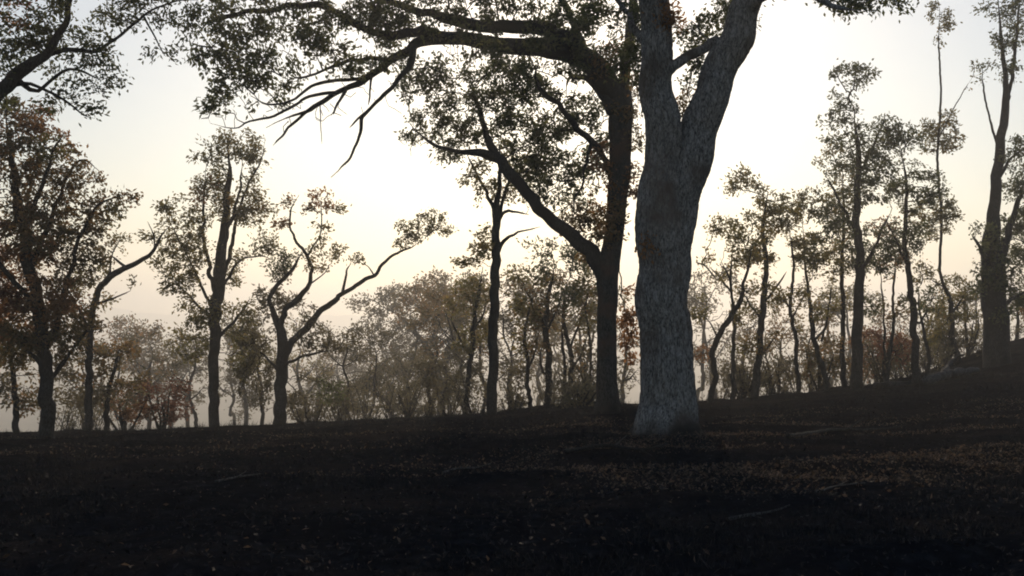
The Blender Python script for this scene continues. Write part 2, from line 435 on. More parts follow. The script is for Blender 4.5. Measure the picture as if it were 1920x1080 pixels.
TREES = {}
def tree(name, label, Y, trunk, limbs=(), clumps=(), leaf=LEAF_GREEN, bark=BARK_DARK, L=0.12, per=10, dens=16.0,
         step=0.16, cat='tree', group='burnt woodland trees', seed=1, sides=14, fine=0.0, flare=0.0, trop=0.0, gap=0.46,
         spread=0.10, limb_bark=None, wt=0.8, wl=0.82, ddy=0.0, droop=0.2, seed_low=0.25):
    """trunk and limbs: (px, py, width in px) traced at distance Y; limbs run ddy metres nearer or farther by their end.
    clumps: (px, py, rx, ry, dy, [leaf material])"""
    rng = np.random.default_rng(seed)
    def line(pts, dy0, dy1, wob=0.0):
        o = []
        n = len(pts)
        for i, (px, py, w) in enumerate(pts):
            t = i / max(n - 1, 1)
            yy = Y + dy0 + (dy1 - dy0) * t
            p = P(px, py, yy)
            o.append([p[0], p[1], p[2], max(w * 0.5 / F * yy, 0.004)])
        return np.array(o)
    tp = line(trunk, 0, ddy); tp[:, 3] *= wt
    gz = float(ground_z(tp[0, 0], Y))
    if tp[0, 2] > gz - 0.05:                    # run the stem down to the soil
        nb = tp[0].copy(); nb[2] = gz - 0.25; nb[3] *= 1.12
        nb[0] = tp[0, 0]
        tp = np.vstack([nb, tp])
    base = np.array([tp[0, 0], tp[0, 1], gz])
    root = bpy.data.objects.new(name, None); root.location = base; root.empty_display_size = 0.3
    COL.objects.link(root); tag(root, label, cat, group)
    seedP, seedR = [], []
    def stem(nm, pl, sd, fl=0.0, fn=0.0, low=0.0, bk=None):
        r = catmull(pl, 0.04 if fn > .02 else (0.09 if fn else max(0.12, pl[:, 3].mean() * 0.9)))
        path = r[:, :3].copy(); rad = np.maximum(r[:, 3], 0.003)
        s = np.concatenate([[0], np.cumsum(np.linalg.norm(np.diff(path, axis=0), axis=1))])
        wob = np.minimum(rad * 0.45, 0.06)
        for c in (0, 1, 2):
            path[:, c] += wob * (2 * vnoise(s * 1.6 / max(0.25, rad.mean() * 3), sd * 3.7 + c * 11.1, 0) - 1) * (1 if c < 2 else 0.5) * np.clip(s / 0.5, 0, 1)
        if nm == 'limb':
            kk = np.minimum(rad * 0.8, 0.05) * np.clip(1.4 - rad / .2, 0.1, 1)
            for c in (0, 1, 2):
                path[:, c] += kk * (2 * vnoise(s * 3.4, sd * 5.1 + c * 7.3, 4.0) - 1) * np.clip(s / 0.4, 0, 1)
            rad = rad * (1 + np.where(rad > .15, .1, .3) * (vnoise(s * 2.2, sd * 2.9, 2.0) - 0.5)) * np.clip(0.9 - 0.12 * s / s[-1], 0, 1)
        tt = s / s[-1]; rad = rad * np.clip((1 - tt) / .12, .4, 1) if nm == 'limb' or pl[-1, 3] < .15 else rad
        nside = (144 if rad.max() > .2 else 24) if sides > 40 else sides if rad.max() > 0.05 else (8 if rad.max() > 0.02 else 5)
        v, f = sweep(path, rad, nside, (0.07 if fn else 0.13) if nside > 5 else 0.08, sd, fn, fl)
        mesh_obj(nm, v - base, f, bk or bark, root)
        ok = s >= low * s[-1]
        idx = np.nonzero(ok)[0]
        seedP.extend(path[idx]); seedR.extend(rad[idx])
    stem('trunk', tp, seed * 0.37, flare, fine, low=seed_low if limbs or clumps else 0)
    for k, lb in enumerate(limbs):
        dy0, dy1, pts = lb
        lp = line(pts, dy0, dy1); lp[:, 3] *= wl
        stem('limb', lp, seed * 0.37 + k + 1.3, 0, fine if pts[0][2] > 80 else (fine * 0.5 if pts[0][2] > 50 else 0), low=0.1, bk=limb_bark)
    # crown
    groups = {}
    A, AM = [], []
    for ci, c in enumerate(clumps):
        px, py, rx, ry, dy = c[:5]
        m = c[5] if len(c) > 5 and c[5] else leaf
        dn = c[6] if len(c) > 6 else 1.0
        yy = Y + dy
        cen = P(px, py, yy); Rx, Rz = rx / F * yy, ry / F * yy
        Ry = 0.75 * 0.5 * (Rx + Rz) + 0.1
        n = max(4, int(2.5 * dens * dn * math.pi * Rx * Rz))
        q = rng.normal(0, 1, (n * 5, 3)); q /= np.linalg.norm(q, axis=1)[:, None]
        q *= rng.uniform(0, 1, n * 5)[:, None] ** 0.42
        pts = cen + q * np.array([Rx, Ry, Rz])
        nz = fbm(pts[:, 0] * 1.5 / (step / 0.16) + seed, pts[:, 1] * 1.5, pts[:, 2] * 1.9 / (step / 0.16), 2) / 0.75
        pts = pts[nz > (gap if Y > 30 else gap - 0.06)][:n]
        A.append(pts); AM += [m] * len(pts)
    if A:
        A = np.vstack(A)
        sp = np.asarray(seedP); sr = np.asarray(seedR)
        if len(sp) > 260:
            kk = np.linspace(0, len(sp) - 1, 260).astype(int); sp, sr = sp[kk], sr[kk]
        Pn, par = colonize(sp, sr, A, step, step * 1.15, rng, trop)
        ns = len(sp)
        V, q, load, child, d = twig_mesh(Pn, par, ns, sr, 0.0045 * Y / 20 + 0.001, rng)
        if V is not None:
            mesh_obj('twigs', V - base, q, limb_bark or bark, root, smooth=True, kind='stuff')
            tips = np.arange(ns, len(Pn))
            tips = tips[load[tips] <= 3.0]
            # each tip takes the leaf kind of the crown point next to it
            TP = Pn[tips]
            near = np.concatenate([((TP[i:i + 400, None] - A[None]) ** 2).sum(-1).argmin(1) for i in range(0, len(TP), 400)])
            dist = np.sqrt(((TP - A[near]) ** 2).sum(-1))
            ok = dist < step * 3.0
            mats = []
            for m in AM:
                if m not in mats: mats.append(m)
            ami = np.array([mats.index(m) for m in AM])
            for mi, m in enumerate(mats):
                sel = np.nonzero(ok & (ami[near] == mi))[0]
                if not len(sel) or m == 'BARE': continue
                rep = rng.poisson(per * (2.5 if Y < 30 else 2.0) * np.clip(rng.normal(1, .5, len(sel)), .1, 2.2))
                ix = np.repeat(sel, rep)
                pos = TP[ix] + rng.normal(0, spread * 0.9, (len(ix), 3)) * np.array([1, 1, 0.8])
                v, f = leaves(pos, d[tips[ix] - ns], L * 0.95, L * 0.45, rng, droop)
                tone = np.clip(0.5 + 0.9 * (fbm(pos[:, 0] * 0.9, pos[:, 1] * 0.9, pos[:, 2] * 0.9 + seed, 2) - 0.37) + rng.normal(0, 0.16, len(pos)), 0, 1)
                mesh_obj('crown', v - base, f, m, root, smooth=False, attr=tone, kind='stuff')
    return root
G1 = 'trees standing on the burnt slope'
G2 = 'slender trees along the crest'
G3 = 'trees below the crest in the haze'
# the big grey oak
tree('oak_tree', 'massive grey furrowed trunk forking overhead, the thickest tree in front of the crest', 18.0,
     [(1250, 822, 140), (1249, 770, 120), (1246, 690, 108), (1243, 600, 106), (1244, 500, 106), (1243, 430, 104), (1240, 370, 92), (1244, 300, 78),
      (1240, 220, 72), (1232, 120, 66), (1226, 20, 62), (1215, -120, 54), (1190, -300, 40), (1180, -460, 22)],
     [(0, 0.4, [(1256, 470, 90), (1272, 380, 84), (1298, 290, 82), (1330, 195, 80), (1372, 90, 76), (1408, 0, 66), (1450, -110, 56), (1500, -260, 38), (1530, -400, 20)]),
      (0.0, 0.6, [(1250, 135, 26), (1282, 112, 24), (1320, 92, 22), (1362, 70, 26)]),
      (0.2, -2.0, [(1400, 20, 26), (1450, -20, 20), (1520, -5, 15), (1600, 20, 9)]),
      (0.1, 2.0, [(1232, 120, 24), (1195, 60, 16), (1160, 0, 12), (1120, -80, 8)]),
      (0.0, -2.5, [(1226, -60, 30), (1120, -190, 20), (1000, -260, 12), (900, -290, 7)]),
      (0.3, 2.5, [(1460, -130, 30), (1600, -200, 20), (1740, -230, 12), (1850, -220, 7)])],
     [(1300, 60, 36, 50, 1.2), (1300, 150, 30, 40, 1.4), (1330, 20, 40, 30, 1.0), (1310, 110, 40, 40, 1.8), (1285, 190, 20, 40, 1.6, LEAF_MIXED, .8), (1210, 20, 40, 30, 1.5), (1190, 90, 24, 50, 1.5), (1200, 180, 16, 60, 1.8, LEAF_MIXED, .9), (1380, 30, 50, 40, 1.8), (1262, 30, 16, 34, -0.4, LEAF_RUST), (1175, 40, 34, 50, 0.8),
      (1160, 120, 26, 40, 1.0), (1120, 10, 50, 34, 1.2), (1100, -120, 120, 70, -0.5), (1280, -180, 120, 90, 0.3), (1460, -150, 120, 90, 0.5),
      (1540, -60, 90, 50, -0.6), (1640, 0, 70, 40, -1.2), (1180, -330, 130, 90, 0), (1420, -350, 130, 90, 0.5), (960, -240, 90, 60, -1.5), (1720, -200, 110, 60, 1.5),
      (1196, 470, 8, 40, -0.4, LEAF_BROWN, 0.7)],
     LEAF_GREEN, BARK_GREY, L=0.10, per=11, seed=11, sides=56, wt=.93, wl=1.0, fine=0.028, flare=0.9, group=G1, seed_low=0.45)

# the brown oak whose limbs arch to the left
tree('oak_tree', 'rust brown barked oak with long dark limbs arching out beside the massive grey trunk', 27.0,
     [(1138, 772, 58), (1138, 740, 50), (1138, 680, 45), (1138, 600, 44), (1142, 520, 48), (1150, 440, 44), (1158, 360, 46), (1166, 280, 50), (1162, 220, 56),
      (1156, 175, 58)],
     [(0, -3.5, [(1160, 205, 58), (1135, 150, 54), (1100, 112, 50), (1040, 92, 44), (960, 88, 38), (890, 76, 32), (830, 70, 30), (780, 84, 24), (735, 112, 19),
                (690, 145, 16), (640, 172, 13), (580, 205, 10), (535, 222, 8), (500, 240, 5)]),
      (-0.5, -3.0, [(1110, 118, 40), (1060, 72, 34), (1000, 50, 32), (930, 52, 28), (860, 40, 26), (790, 22, 20), (720, 0, 14), (650, -30, 10)]),
      (-2.6, -4.5, [(850, 72, 22), (790, 58, 20), (720, 66, 18), (660, 40, 16), (605, 14, 15), (550, 12, 13), (490, 22, 12), (430, 28, 10), (380, 50, 7), (362, 80, 4)]),
      (-2.9, -4.0, [(776, 86, 16), (768, 120, 13), (755, 142, 12), (725, 168, 10), (697, 200, 9), (680, 222, 8), (676, 250, 7), (660, 286, 6), (640, 312, 5.5), (621, 332, 4.5)]),
      (-3.4, -3.7, [(695, 203, 6), (672, 222, 5), (655, 240, 3)]),
      (-3.2, -3.5, [(697, 140, 6), (694, 165, 5), (690, 196, 4)]),
      (-3.2, -3.8, [(648, 170, 8), (630, 200, 6), (625, 214, 4)]),
      (-3.2, -4.4, [(590, 198, 8), (548, 236, 7), (525, 258, 5), (512, 272, 3)]),
      (-3.3, -3.6, [(600, 196, 3), (602, 235, 2.4), (604, 270, 1.6)]),
      (-3.0, -4.6, [(690, 148, 9), (640, 150, 8), (590, 158, 8), (540, 190, 6), (500, 196, 5), (470, 180, 4)]),
      (-3.1, -4.8, [(640, 172, 8), (580, 180, 7), (530, 210, 6), (470, 228, 5), (440, 240, 3), (395, 232, 2)]),
      (-2.6, -4.0, [(740, 112, 10), (690, 110, 9), (640, 118, 8), (590, 140, 6), (540, 150, 5)]),
      (0, 1.8, [(1134, 525, 36), (1112, 478, 34), (1078, 446, 32), (1035, 412, 30), (1000, 376, 28), (962, 330, 26), (935, 300, 24), (900, 284, 20), (860, 282, 13), (820, 274, 9), (785, 250, 6), (765, 228, 4)]),
      (1.2, 1.8, [(935, 300, 18), (915, 262, 16), (905, 225, 12), (890, 180, 8), (880, 140, 5)]),
      (0, -1.0, [(1148, 335, 16), (1128, 290, 14), (1108, 262, 14), (1084, 240, 13), (1060, 212, 12), (1040, 190, 12), (1014, 172, 10), (1004, 145, 8), (1010, 118, 7)]),
      (-0.4, -1.5, [(1110, 264, 8), (1098, 310, 6), (1092, 345, 5), (1078, 370, 4), (1075, 400, 3)]),
      (-0.4, 0.6, [(1150, 205, 20), (1120, 165, 16), (1090, 145, 12), (1068, 148, 9), (1060, 170, 6)]),
      (0, 0.5, [(1160, 200, 34), (1170, 140, 26), (1178, 70, 22), (1186, 0, 18), (1170, -110, 14), (1150, -220, 9)]),
      (0, 1.0, [(1128, 170, 20), (1080, 60, 16), (1040, -40, 13), (1000, -140, 9)])],
     [(400, 70, 50, 50, -4.6), (450, 110, 60, 60, -4.4), (500, 60, 70, 55, -4.2), (395, 130, 36, 50, -4.6), (560, 90, 70, 50, -4.0), (420, 180, 50, 34, -4.4), (500, 150, 60, 40, -4.0),
      (620, 60, 60, 50, -3.8), (470, 205, 40, 18, -4.4, None, .6), (640, 120, 50, 40, -3.4), (690, 40, 60, 44, -3.2), (560, 20, 70, 30, -3.8), (440, 15, 60, 24, -4.5),
      (760, 40, 60, 34, -2.6), (720, 100, 40, 26, -3.0, None, .7), (840, 20, 60, 30, -2.2), (930, 20, 70, 34, -1.8), (1010, 20, 60, 34, -1.4), (900, 115, 60, 24, -1.6, None, .7), (1080, 40, 50, 44, -0.5),
      (810, 150, 46, 50, 1.2), (860, 180, 60, 60, 1.4), (930, 170, 60, 60, 1.4), (1000, 190, 60, 55, 0.8), (800, 215, 50, 36, 1.4), (880, 235, 60, 40, 1.5), (960, 240, 50, 45, 1.6), (1040, 270, 50, 60, 1.0),
      (760, 165, 30, 30, 1.6, None, .8), (780, 260, 36, 24, 1.8, None, .7), (840, 290, 34, 18, 1.8, None, .8), (1000, 300, 50, 50, 1.8), (1060, 350, 50, 50, 1.2), (1100, 320, 30, 60, 0.8), (1120, 420, 30, 40, 0.8, LEAF_MIXED),
      (1010, 350, 40, 34, 1.8), (1090, 400, 40, 34, 1.2, LEAF_MIXED), (1115, 380, 14, 12, -0.4, LEAF_RUST), (1180, 330, 14, 50, -0.3, LEAF_BROWN, .8), (1190, 250, 14, 40, -0.3, LEAF_MIXED, .8),
      (1070, 215, 50, 40, .8), (1010, 75, 60, 26, -2.2, None, .9), (930, 90, 50, 18, -2.6, None, .7), (1100, 70, 44, 40, -1.2), (1060, 130, 50, 20, -1.2, None, .8), (1150, 110, 30, 50, -.8, LEAF_MIXED), (860, 60, 50, 18, -3.2, None, .8), (1175, 190, 16, 40, -.5, LEAF_MIXED, .9),
      (1150, 420, 30, 60, -.5, LEAF_MIXED, .6), (1135, 320, 20, 50, -.5, LEAF_BROWN, .7), (1100, 470, 34, 30, .5, LEAF_MIXED, .8), (1040, 240, 50, 40, 1.0), (970, 130, 50, 30, .6, None, .8), (1115, 205, 36, 40, .9), (1120, 290, 26, 50, .8), (1100, 130, 40, 30, .7), (900, -70, 160, 60, -2.0), (700, -60, 120, 50, -3.2), (1080, -120, 130, 80, -0.4), (560, -50, 100, 40, -4), (1150, -230, 120, 70, 0.4),
      (1175, 600, 16, 90, 0.4, LEAF_RUST, .5),
      (980, 150, 60, 40, -.4, None, .9), (1090, 20, 60, 30, -1.0), (1010, 260, 60, 50, 1.4), (700, 20, 70, 26, -3.4), (450, 130, 90, 70, -4.4, 'BARE', .5), (560, 100, 90, 70, -3.9, 'BARE', .5), (660, 130, 70, 60, -3.4, 'BARE', .6), (900, 200, 100, 70, 1.2, 'BARE', .4), (1060, 300, 60, 90, 1.0, 'BARE', .5), (1120, 60, 60, 60, .4, 'BARE', .6),
      (640, 205, 70, 26, -3.4, 'BARE', .8), (560, 215, 70, 26, -4.0, 'BARE', .9), (720, 190, 50, 40, -3.0, 'BARE', .5), (810, 130, 60, 30, -2.4, 'BARE', .7), (470, 215, 60, 30, -4.3, 'BARE', .8),
      (900, 110, 70, 24, -1.6, 'BARE', .7), (1000, 120, 60, 24, -1.0, 'BARE', .7), (420, 225, 44, 22, -4.4, 'BARE', .7), (1060, 160, 40, 40, -.5, 'BARE', .7), (760, 270, 30, 30, 1.6, 'BARE', .6)],
     LEAF_GREEN, BARK_RUST, L=0.135, per=10, dens=15, seed=23, sides=20, limb_bark=BARK_DARK, wt=.86, wl=.97, fine=0.012, flare=0.5, group=G1, step=0.17, spread=0.11, seed_low=0.55)

# slender tree left of the oaks
tree('slender_tree', 'straight thin dark stem forking at mid height with loose foliage, left of the oaks', 31.5,
     [(922, 785, 26), (924, 700, 23), (926, 600, 23), (929, 520, 22), (931, 460, 20), (930, 410, 18), (936, 350, 11), (937, 300, 8), (934, 250, 5)],
     [(0, -0.8, [(929, 425, 14), (920, 380, 11), (904, 345, 9), (890, 318, 7), (876, 290, 5)]),
      (0, 0.6, [(931, 480, 12), (944, 452, 9), (962, 440, 7), (985, 432, 5), (1012, 426, 3)]),
      (0, 0.8, [(932, 420, 11), (946, 398, 9), (966, 396, 6), (992, 402, 4)]),
      (0, 0.3, [(932, 415, 11), (944, 370, 9), (958, 330, 6), (970, 300, 4)])],
     [(900, 310, 30, 36, -.6), (880, 350, 30, 34, -.8, None, .6), (950, 300, 36, 36, .4), (935, 360, 40, 30, 0), (890, 440, 24, 30, -.5, None, .6), (870, 490, 30, 16, -.8, LEAF_OLIVE, .6),
      (1000, 330, 30, 40, .6), (900, 470, 24, 20, .4, LEAF_OLIVE, .6)],
     LEAF_OLIVE, BARK_DARK, L=0.14, per=8, dens=10, seed=31, sides=12, group=G1, gap=.45)

# tall upright tree at the left
tree('tall_tree', 'tall narrow crowned tree with bundled upright stems, straight trunk beside the forked one', 35.5,
     [(403, 815, 26), (402, 720, 24), (402, 640, 26), (405, 570, 28), (412, 500, 26), (420, 430, 20), (426, 370, 15), (430, 310, 10), (426, 262, 6)],
     [(0, -0.6, [(406, 560, 14), (392, 500, 11), (384, 440, 9), (383, 380, 7), (385, 320, 5)]),
      (0, 0.6, [(410, 545, 14), (425, 490, 12), (440, 430, 10), (452, 380, 8), (470, 335, 6), (490, 300, 4), (498, 262, 3)]),
      (0, -0.4, [(408, 560, 16), (416, 480, 12), (436, 400, 9), (450, 350, 6), (455, 300, 4)]),
      (0, 1.0, [(412, 545, 10), (432, 516, 7), (452, 488, 6), (484, 480, 4), (512, 486, 3)]),
      (0, -1.0, [(402, 585, 10), (370, 520, 7), (345, 470, 5), (320, 420, 4)]),
      (0, -.5, [(403, 600, 9), (360, 560, 6), (320, 520, 4)]),
      (0, 0.5, [(404, 640, 9), (440, 600, 7), (470, 560, 5)])],
     [(430, 265, 44, 34, 0), (400, 290, 44, 34, -.4), (470, 300, 30, 44, .5), (430, 335, 44, 34, 0), (385, 370, 36, 40, -.6), (430, 400, 50, 50, 0), (490, 390, 36, 34, .6), (340, 360, 36, 14, -1.0, LEAF_OLIVE, .5),
      (345, 410, 44, 40, -.8), (312, 370, 22, 26, -1.0, LEAF_OLIVE, .9), (370, 460, 44, 40, -.6), (440, 460, 36, 34, .4), (320, 460, 36, 34, -.8, LEAF_OLIVE), (500, 440, 30, 30, .8, LEAF_OLIVE, .7),
      (340, 520, 44, 40, -.6, LEAF_OLIVE), (300, 500, 26, 26, -.8, LEAF_OLIVE, .7), (385, 345, 16, 20, -.7, LEAF_RUST, .7), (380, 385, 20, 22, -.8, LEAF_RUST, .8), (370, 590, 44, 40, -.3), (350, 640, 44, 40, -.3, None, .8), (450, 600, 40, 50, .4), (460, 670, 36, 50, .6, None, .8), (440, 530, 26, 30, .6, None, .6)],
     LEAF_OLIVE, BARK_BROWN, L=0.15, per=9, dens=13, seed=41, sides=12, group=G1, trop=.12, step=.2, spread=.12)

# forked tree
tree('forked_tree', 'forked tree with a long bare limb reaching up and out to a leafy tip', 34.5,
     [(524, 812, 34), (525, 760, 29), (528, 700, 28), (529, 655, 28), (524, 620, 22), (514, 585, 14), (506, 560, 11), (520, 535, 10), (545, 510, 9), (560, 485, 7), (575, 465, 4)],
     [(0, 0.9, [(531, 675, 22), (545, 645, 19), (570, 618, 18), (594, 592, 17), (625, 565, 15), (645, 548, 13), (680, 528, 12), (705, 512, 10), (725, 488, 8), (750, 472, 7), (775, 462, 5), (795, 450, 4)]),
      (0, -0.7, [(522, 615, 18), (540, 575, 15), (568, 555, 14), (582, 530, 12), (580, 495, 11), (570, 470, 10), (552, 448, 8), (544, 425, 6), (545, 395, 5), (560, 365, 3)]),
      (.5, .2, [(642, 549, 8), (648, 525, 6), (652, 505, 5), (658, 494, 3)]),
      (-.4, -.9, [(578, 478, 6), (588, 460, 5), (600, 440, 4), (603, 400, 3), (600, 375, 2)]),
      (-.2, -.6, [(585, 530, 4), (605, 515, 3), (620, 495, 2)]),
      (0, -.8, [(530, 690, 10), (555, 672, 7), (590, 662, 6), (625, 658, 4)]),
      (0, .6, [(524, 700, 8), (500, 670, 6), (470, 650, 4)]),
      (0.7, 1.2, [(700, 514, 4), (690, 500, 3), (672, 490, 2)])],
     [(560, 385, 30, 26, -.8, LEAF_MIXED, .8), (535, 405, 26, 34, -.8, LEAF_RUST, .9), (600, 376, 24, 20, -.9, LEAF_RUST), (635, 390, 18, 18, -.9, LEAF_OLIVE, .5), (600, 440, 22, 26, -.8, None, .7), (520, 490, 30, 30, .4, LEAF_GREEN), (545, 500, 30, 30, .2, LEAF_GREEN, .8),
      (600, 480, 36, 30, -.6, None, .6), (640, 470, 20, 30, -.6, None, .5), (810, 420, 44, 30, 1.2, None, .9), (770, 435, 26, 24, 1.0), (845, 440, 16, 24, 1.3, None, .5), (670, 490, 24, 14, .8, None, .5),
      (560, 570, 44, 24, .2, LEAF_SMOKE), (500, 570, 36, 36, .4, LEAF_SMOKE), (610, 640, 50, 26, -.6, LEAF_SMOKE), (480, 640, 40, 40, .5, LEAF_SMOKE), (590, 600, 30, 24, 0, LEAF_SMOKE, .7), (650, 640, 24, 24, -.8, LEAF_SMOKE, .8), (480, 720, 40, 50, .8, LEAF_SMOKE), (620, 740, 44, 26, 1.4, LEAF_GREEN), (560, 740, 24, 40, .6, LEAF_SMOKE, .6)],
     LEAF_OLIVE, BARK_DARK, L=0.14, per=8, dens=13, seed=53, sides=14, group=G1, step=.18)

# left edge trees
tree('oak_tree', 'overhanging leafy oak bough reaching in at the upper left corner', 15.0,
     [(-260, 950, 130), (-250, 700, 110), (-235, 480, 100), (-200, 330, 84), (-190, 180, 60), (-220, 0, 44), (-240, -200, 26)],
     [(0, 1.0, [(-225, 400, 60), (-130, 290, 48), (-50, 215, 40), (0, 172, 34), (50, 130, 28), (88, 100, 24), (112, 62, 18), (128, 20, 14), (140, -50, 10), (150, -130, 6)]),
      (.6, 1.6, [(84, 104, 13), (130, 92, 11), (180, 96, 9), (220, 70, 8), (270, 30, 7), (320, 5, 5), (370, 0, 3)]),
      (.5, .2, [(20, 160, 11), (60, 158, 8), (95, 172, 6), (130, 195, 5), (155, 215, 3), (178, 222, 2)]),
      (.9, 1.5, [(270, 32, 5), (290, 70, 4), (310, 105, 3)]),
      (0, -1, [(-200, 250, 40), (-100, 100, 30), (-20, -20, 20), (60, -100, 10)]),
      (.4, 1.2, [(30, 148, 14), (70, 170, 10), (130, 130, 7), (190, 150, 5)])],
     [(40, 60, 50, 44, .6), (100, 40, 50, 44, .8), (60, 110, 40, 30, .6), (160, 70, 44, 44, 1.0), (215, 40, 50, 44, 1.2), (210, 110, 40, 40, 1.0), (150, 130, 50, 30, .9), (190, 160, 44, 24, .8), (275, 20, 50, 36, 1.3), (330, 25, 44, 36, 1.5), (305, 100, 30, 24, 1.4, None, .8), (365, 5, 26, 20, 1.6),
      (60, 200, 50, 24, .4, None, .7), (130, 175, 36, 22, .5), (20, 110, 40, 36, .4), (180, 200, 24, 12, .4, None, .5), (30, -50, 120, 60, 0), (200, -50, 120, 50, 1.0), (-100, 60, 90, 90, -.5), (-200, -150, 140, 110, 0), (345, 60, 24, 22, 1.5, None, .6),
      (55, 15, 22, 16, .4, LEAF_RED, .8), (15, 30, 30, 30, .3, LEAF_BROWN)],
     LEAF_GREEN, BARK_DARK, L=0.085, per=10, dens=26, seed=61, sides=18, wt=1.0, wl=.9, group=G1, step=.13, spread=.085, flare=.6)
tree('spreading_tree', 'dense brown scorched tree filling the side of the view under the overhanging bough', 24.0,
     [(92, 860, 44), (90, 780, 38), (84, 680, 34), (70, 580, 32), (52, 480, 30), (34, 380, 24), (20, 280, 14), (8, 190, 3)],
     [(0, .6, [(82, 660, 20), (110, 590, 16), (130, 520, 13), (150, 440, 10), (190, 380, 7), (240, 365, 4)]),
      (0, .8, [(56, 500, 18), (90, 420, 14), (120, 350, 10), (150, 300, 7), (185, 320, 4)]),
      (0, -.8, [(44, 440, 16), (80, 350, 12), (100, 280, 8), (120, 250, 4)]),
      (0, -.6, [(70, 580, 18), (20, 520, 13), (-30, 450, 9)]),
      (0, 1.0, [(86, 700, 14), (40, 640, 10), (0, 590, 7)]), (0, 1, [(88, 720, 12), (140, 650, 9), (180, 600, 6)])],
     [(20, 205, 60, 30, .5), (70, 235, 50, 30, .2, LEAF_BROWN), (10, 280, 60, 50, -.6), (70, 440, 60, 40, -.6), (90, 560, 70, 40, -.5, LEAF_BROWN), (40, 620, 70, 40, -.4), (160, 480, 40, 34, .6), (30, 250, 60, 44, 0, LEAF_BROWN), (100, 275, 36, 30, -.5, LEAF_OLIVE), (40, 320, 70, 44, 0), (120, 330, 60, 40, .4), (170, 330, 30, 20, .6, None, .7), (60, 390, 80, 50, 0), (150, 390, 60, 44, .5), (225, 375, 40, 20, .8), (40, 460, 80, 50, 0, LEAF_BROWN), (130, 450, 60, 36, .5), (185, 430, 30, 24, .6), (20, 530, 70, 44, 0, LEAF_BROWN), (110, 520, 60, 40, .3), (60, 590, 80, 44, .2, LEAF_BROWN), (140, 590, 50, 40, .5), (20, 650, 60, 40, .6), (120, 650, 60, 34, .6), (200, 420, 30, 24, .4, LEAF_OLIVE, .7), (25, 560, 30, 24, -.6, LEAF_RED),
      (-60, 350, 70, 110, 0), (-60, 520, 70, 90, 0)],
     LEAF_MIXED, BARK_DARK, L=0.12, per=12, dens=16, seed=67, wt=.72, wl=.8, sides=14, group=G1, step=.17, gap=.36, flare=.5)
tree('crooked_tree', 'small crooked tree with a limb bending across the pale sky toward the tall narrow tree', 33.0,
     [(166, 815, 20), (166, 740, 18), (167, 660, 16), (172, 600, 15), (180, 560, 15), (196, 530, 15), (215, 512, 15), (238, 502, 13), (262, 490, 11), (285, 474, 9), (298, 450, 7), (312, 430, 5), (330, 415, 3)],
     [(0, .4, [(238, 502, 8), (222, 490, 8), (212, 482, 5)]), (0, -.5, [(290, 468, 5), (288, 440, 4), (276, 415, 2)]), (0, -.5, [(178, 570, 8), (210, 560, 5), (245, 545, 3)]), (0, .6, [(170, 620, 9), (140, 570, 6), (120, 530, 4)]), (0, .5, [(206, 516, 6), (210, 480, 4), (225, 450, 3)])],
     [(230, 450, 30, 22, .3, None, .8), (240, 545, 24, 26, -.4, None, .7), (270, 440, 24, 20, 0, None, .5), (180, 500, 40, 26, .4), (150, 520, 30, 30, .5), (200, 560, 24, 20, 0, None, .5), (310, 425, 20, 16, 0, None, .6), (200, 470, 24, 16, .3, LEAF_MIXED, .8), (150, 620, 40, 44, .4, LEAF_MIXED)],
     LEAF_OLIVE, BARK_BROWN, L=0.13, per=9, dens=13, seed=71, sides=10, group=G1, step=.18)

# right hand trees
tree('tall_tree', 'thick trunked tall tree at the right edge, its upper stem thin and forked', 38.0,
     [(1868, 715, 66), (1867, 680, 56), (1866, 620, 52), (1864, 560, 48), (1862, 500, 44), (1860, 450, 34), (1862, 400, 24), (1868, 340, 20), (1876, 270, 18), (1884, 200, 15), (1886, 160, 11), (1880, 110, 8), (1876, 50, 6), (1870, -20, 4)],
     [(0, .4, [(1884, 200, 12), (1896, 160, 10), (1902, 110, 8), (1908, 50, 6), (1912, -10, 4)]),
      (0, -.6, [(1868, 345, 10), (1884, 312, 8), (1902, 292, 6), (1930, 270, 4)]),
      (0, .8, [(1866, 520, 22), (1884, 460, 18), (1902, 400, 14), (1925, 340, 10)]),
      (0, -.8, [(1862, 520, 14), (1840, 470, 9), (1822, 440, 5)]),
      (0, .5, [(1866, 590, 12), (1900, 560, 9), (1940, 540, 6)]),
      (0, .3, [(1874, 280, 7), (1856, 230, 5), (1845, 170, 4), (1842, 120, 2)])],
     [(1880, 20, 34, 34, 0), (1910, 60, 30, 40, .4), (1870, 80, 26, 24, -.3, None, .8), (1890, 130, 30, 24, 0, None, .8), (1900, 10, 30, 30, .3), (1845, 20, 12, 14, 0, None, .5), (1840, 130, 18, 20, .2, None, .5), (1905, 280, 24, 34, -.5), (1905, 340, 30, 40, .5), (1890, 430, 34, 34, .6), (1850, 450, 30, 30, -.5), (1910, 480, 34, 44, .6), (1850, 520, 30, 34, -.4), (1895, 560, 36, 34, .5), (1915, 600, 20, 20, .7, LEAF_MIXED), (1885, 520, 30, 40, -1.0), (1940, 430, 40, 90, .5), (1840, 560, 16, 30, -.6, None, .8), (1860, 590, 30, 20, -.8)],
     LEAF_GREEN, BARK_DARK, L=0.15, per=9, dens=13, seed=83, sides=14, wt=.95, wl=.9, group=G1, step=.19, spread=.12, flare=.7)
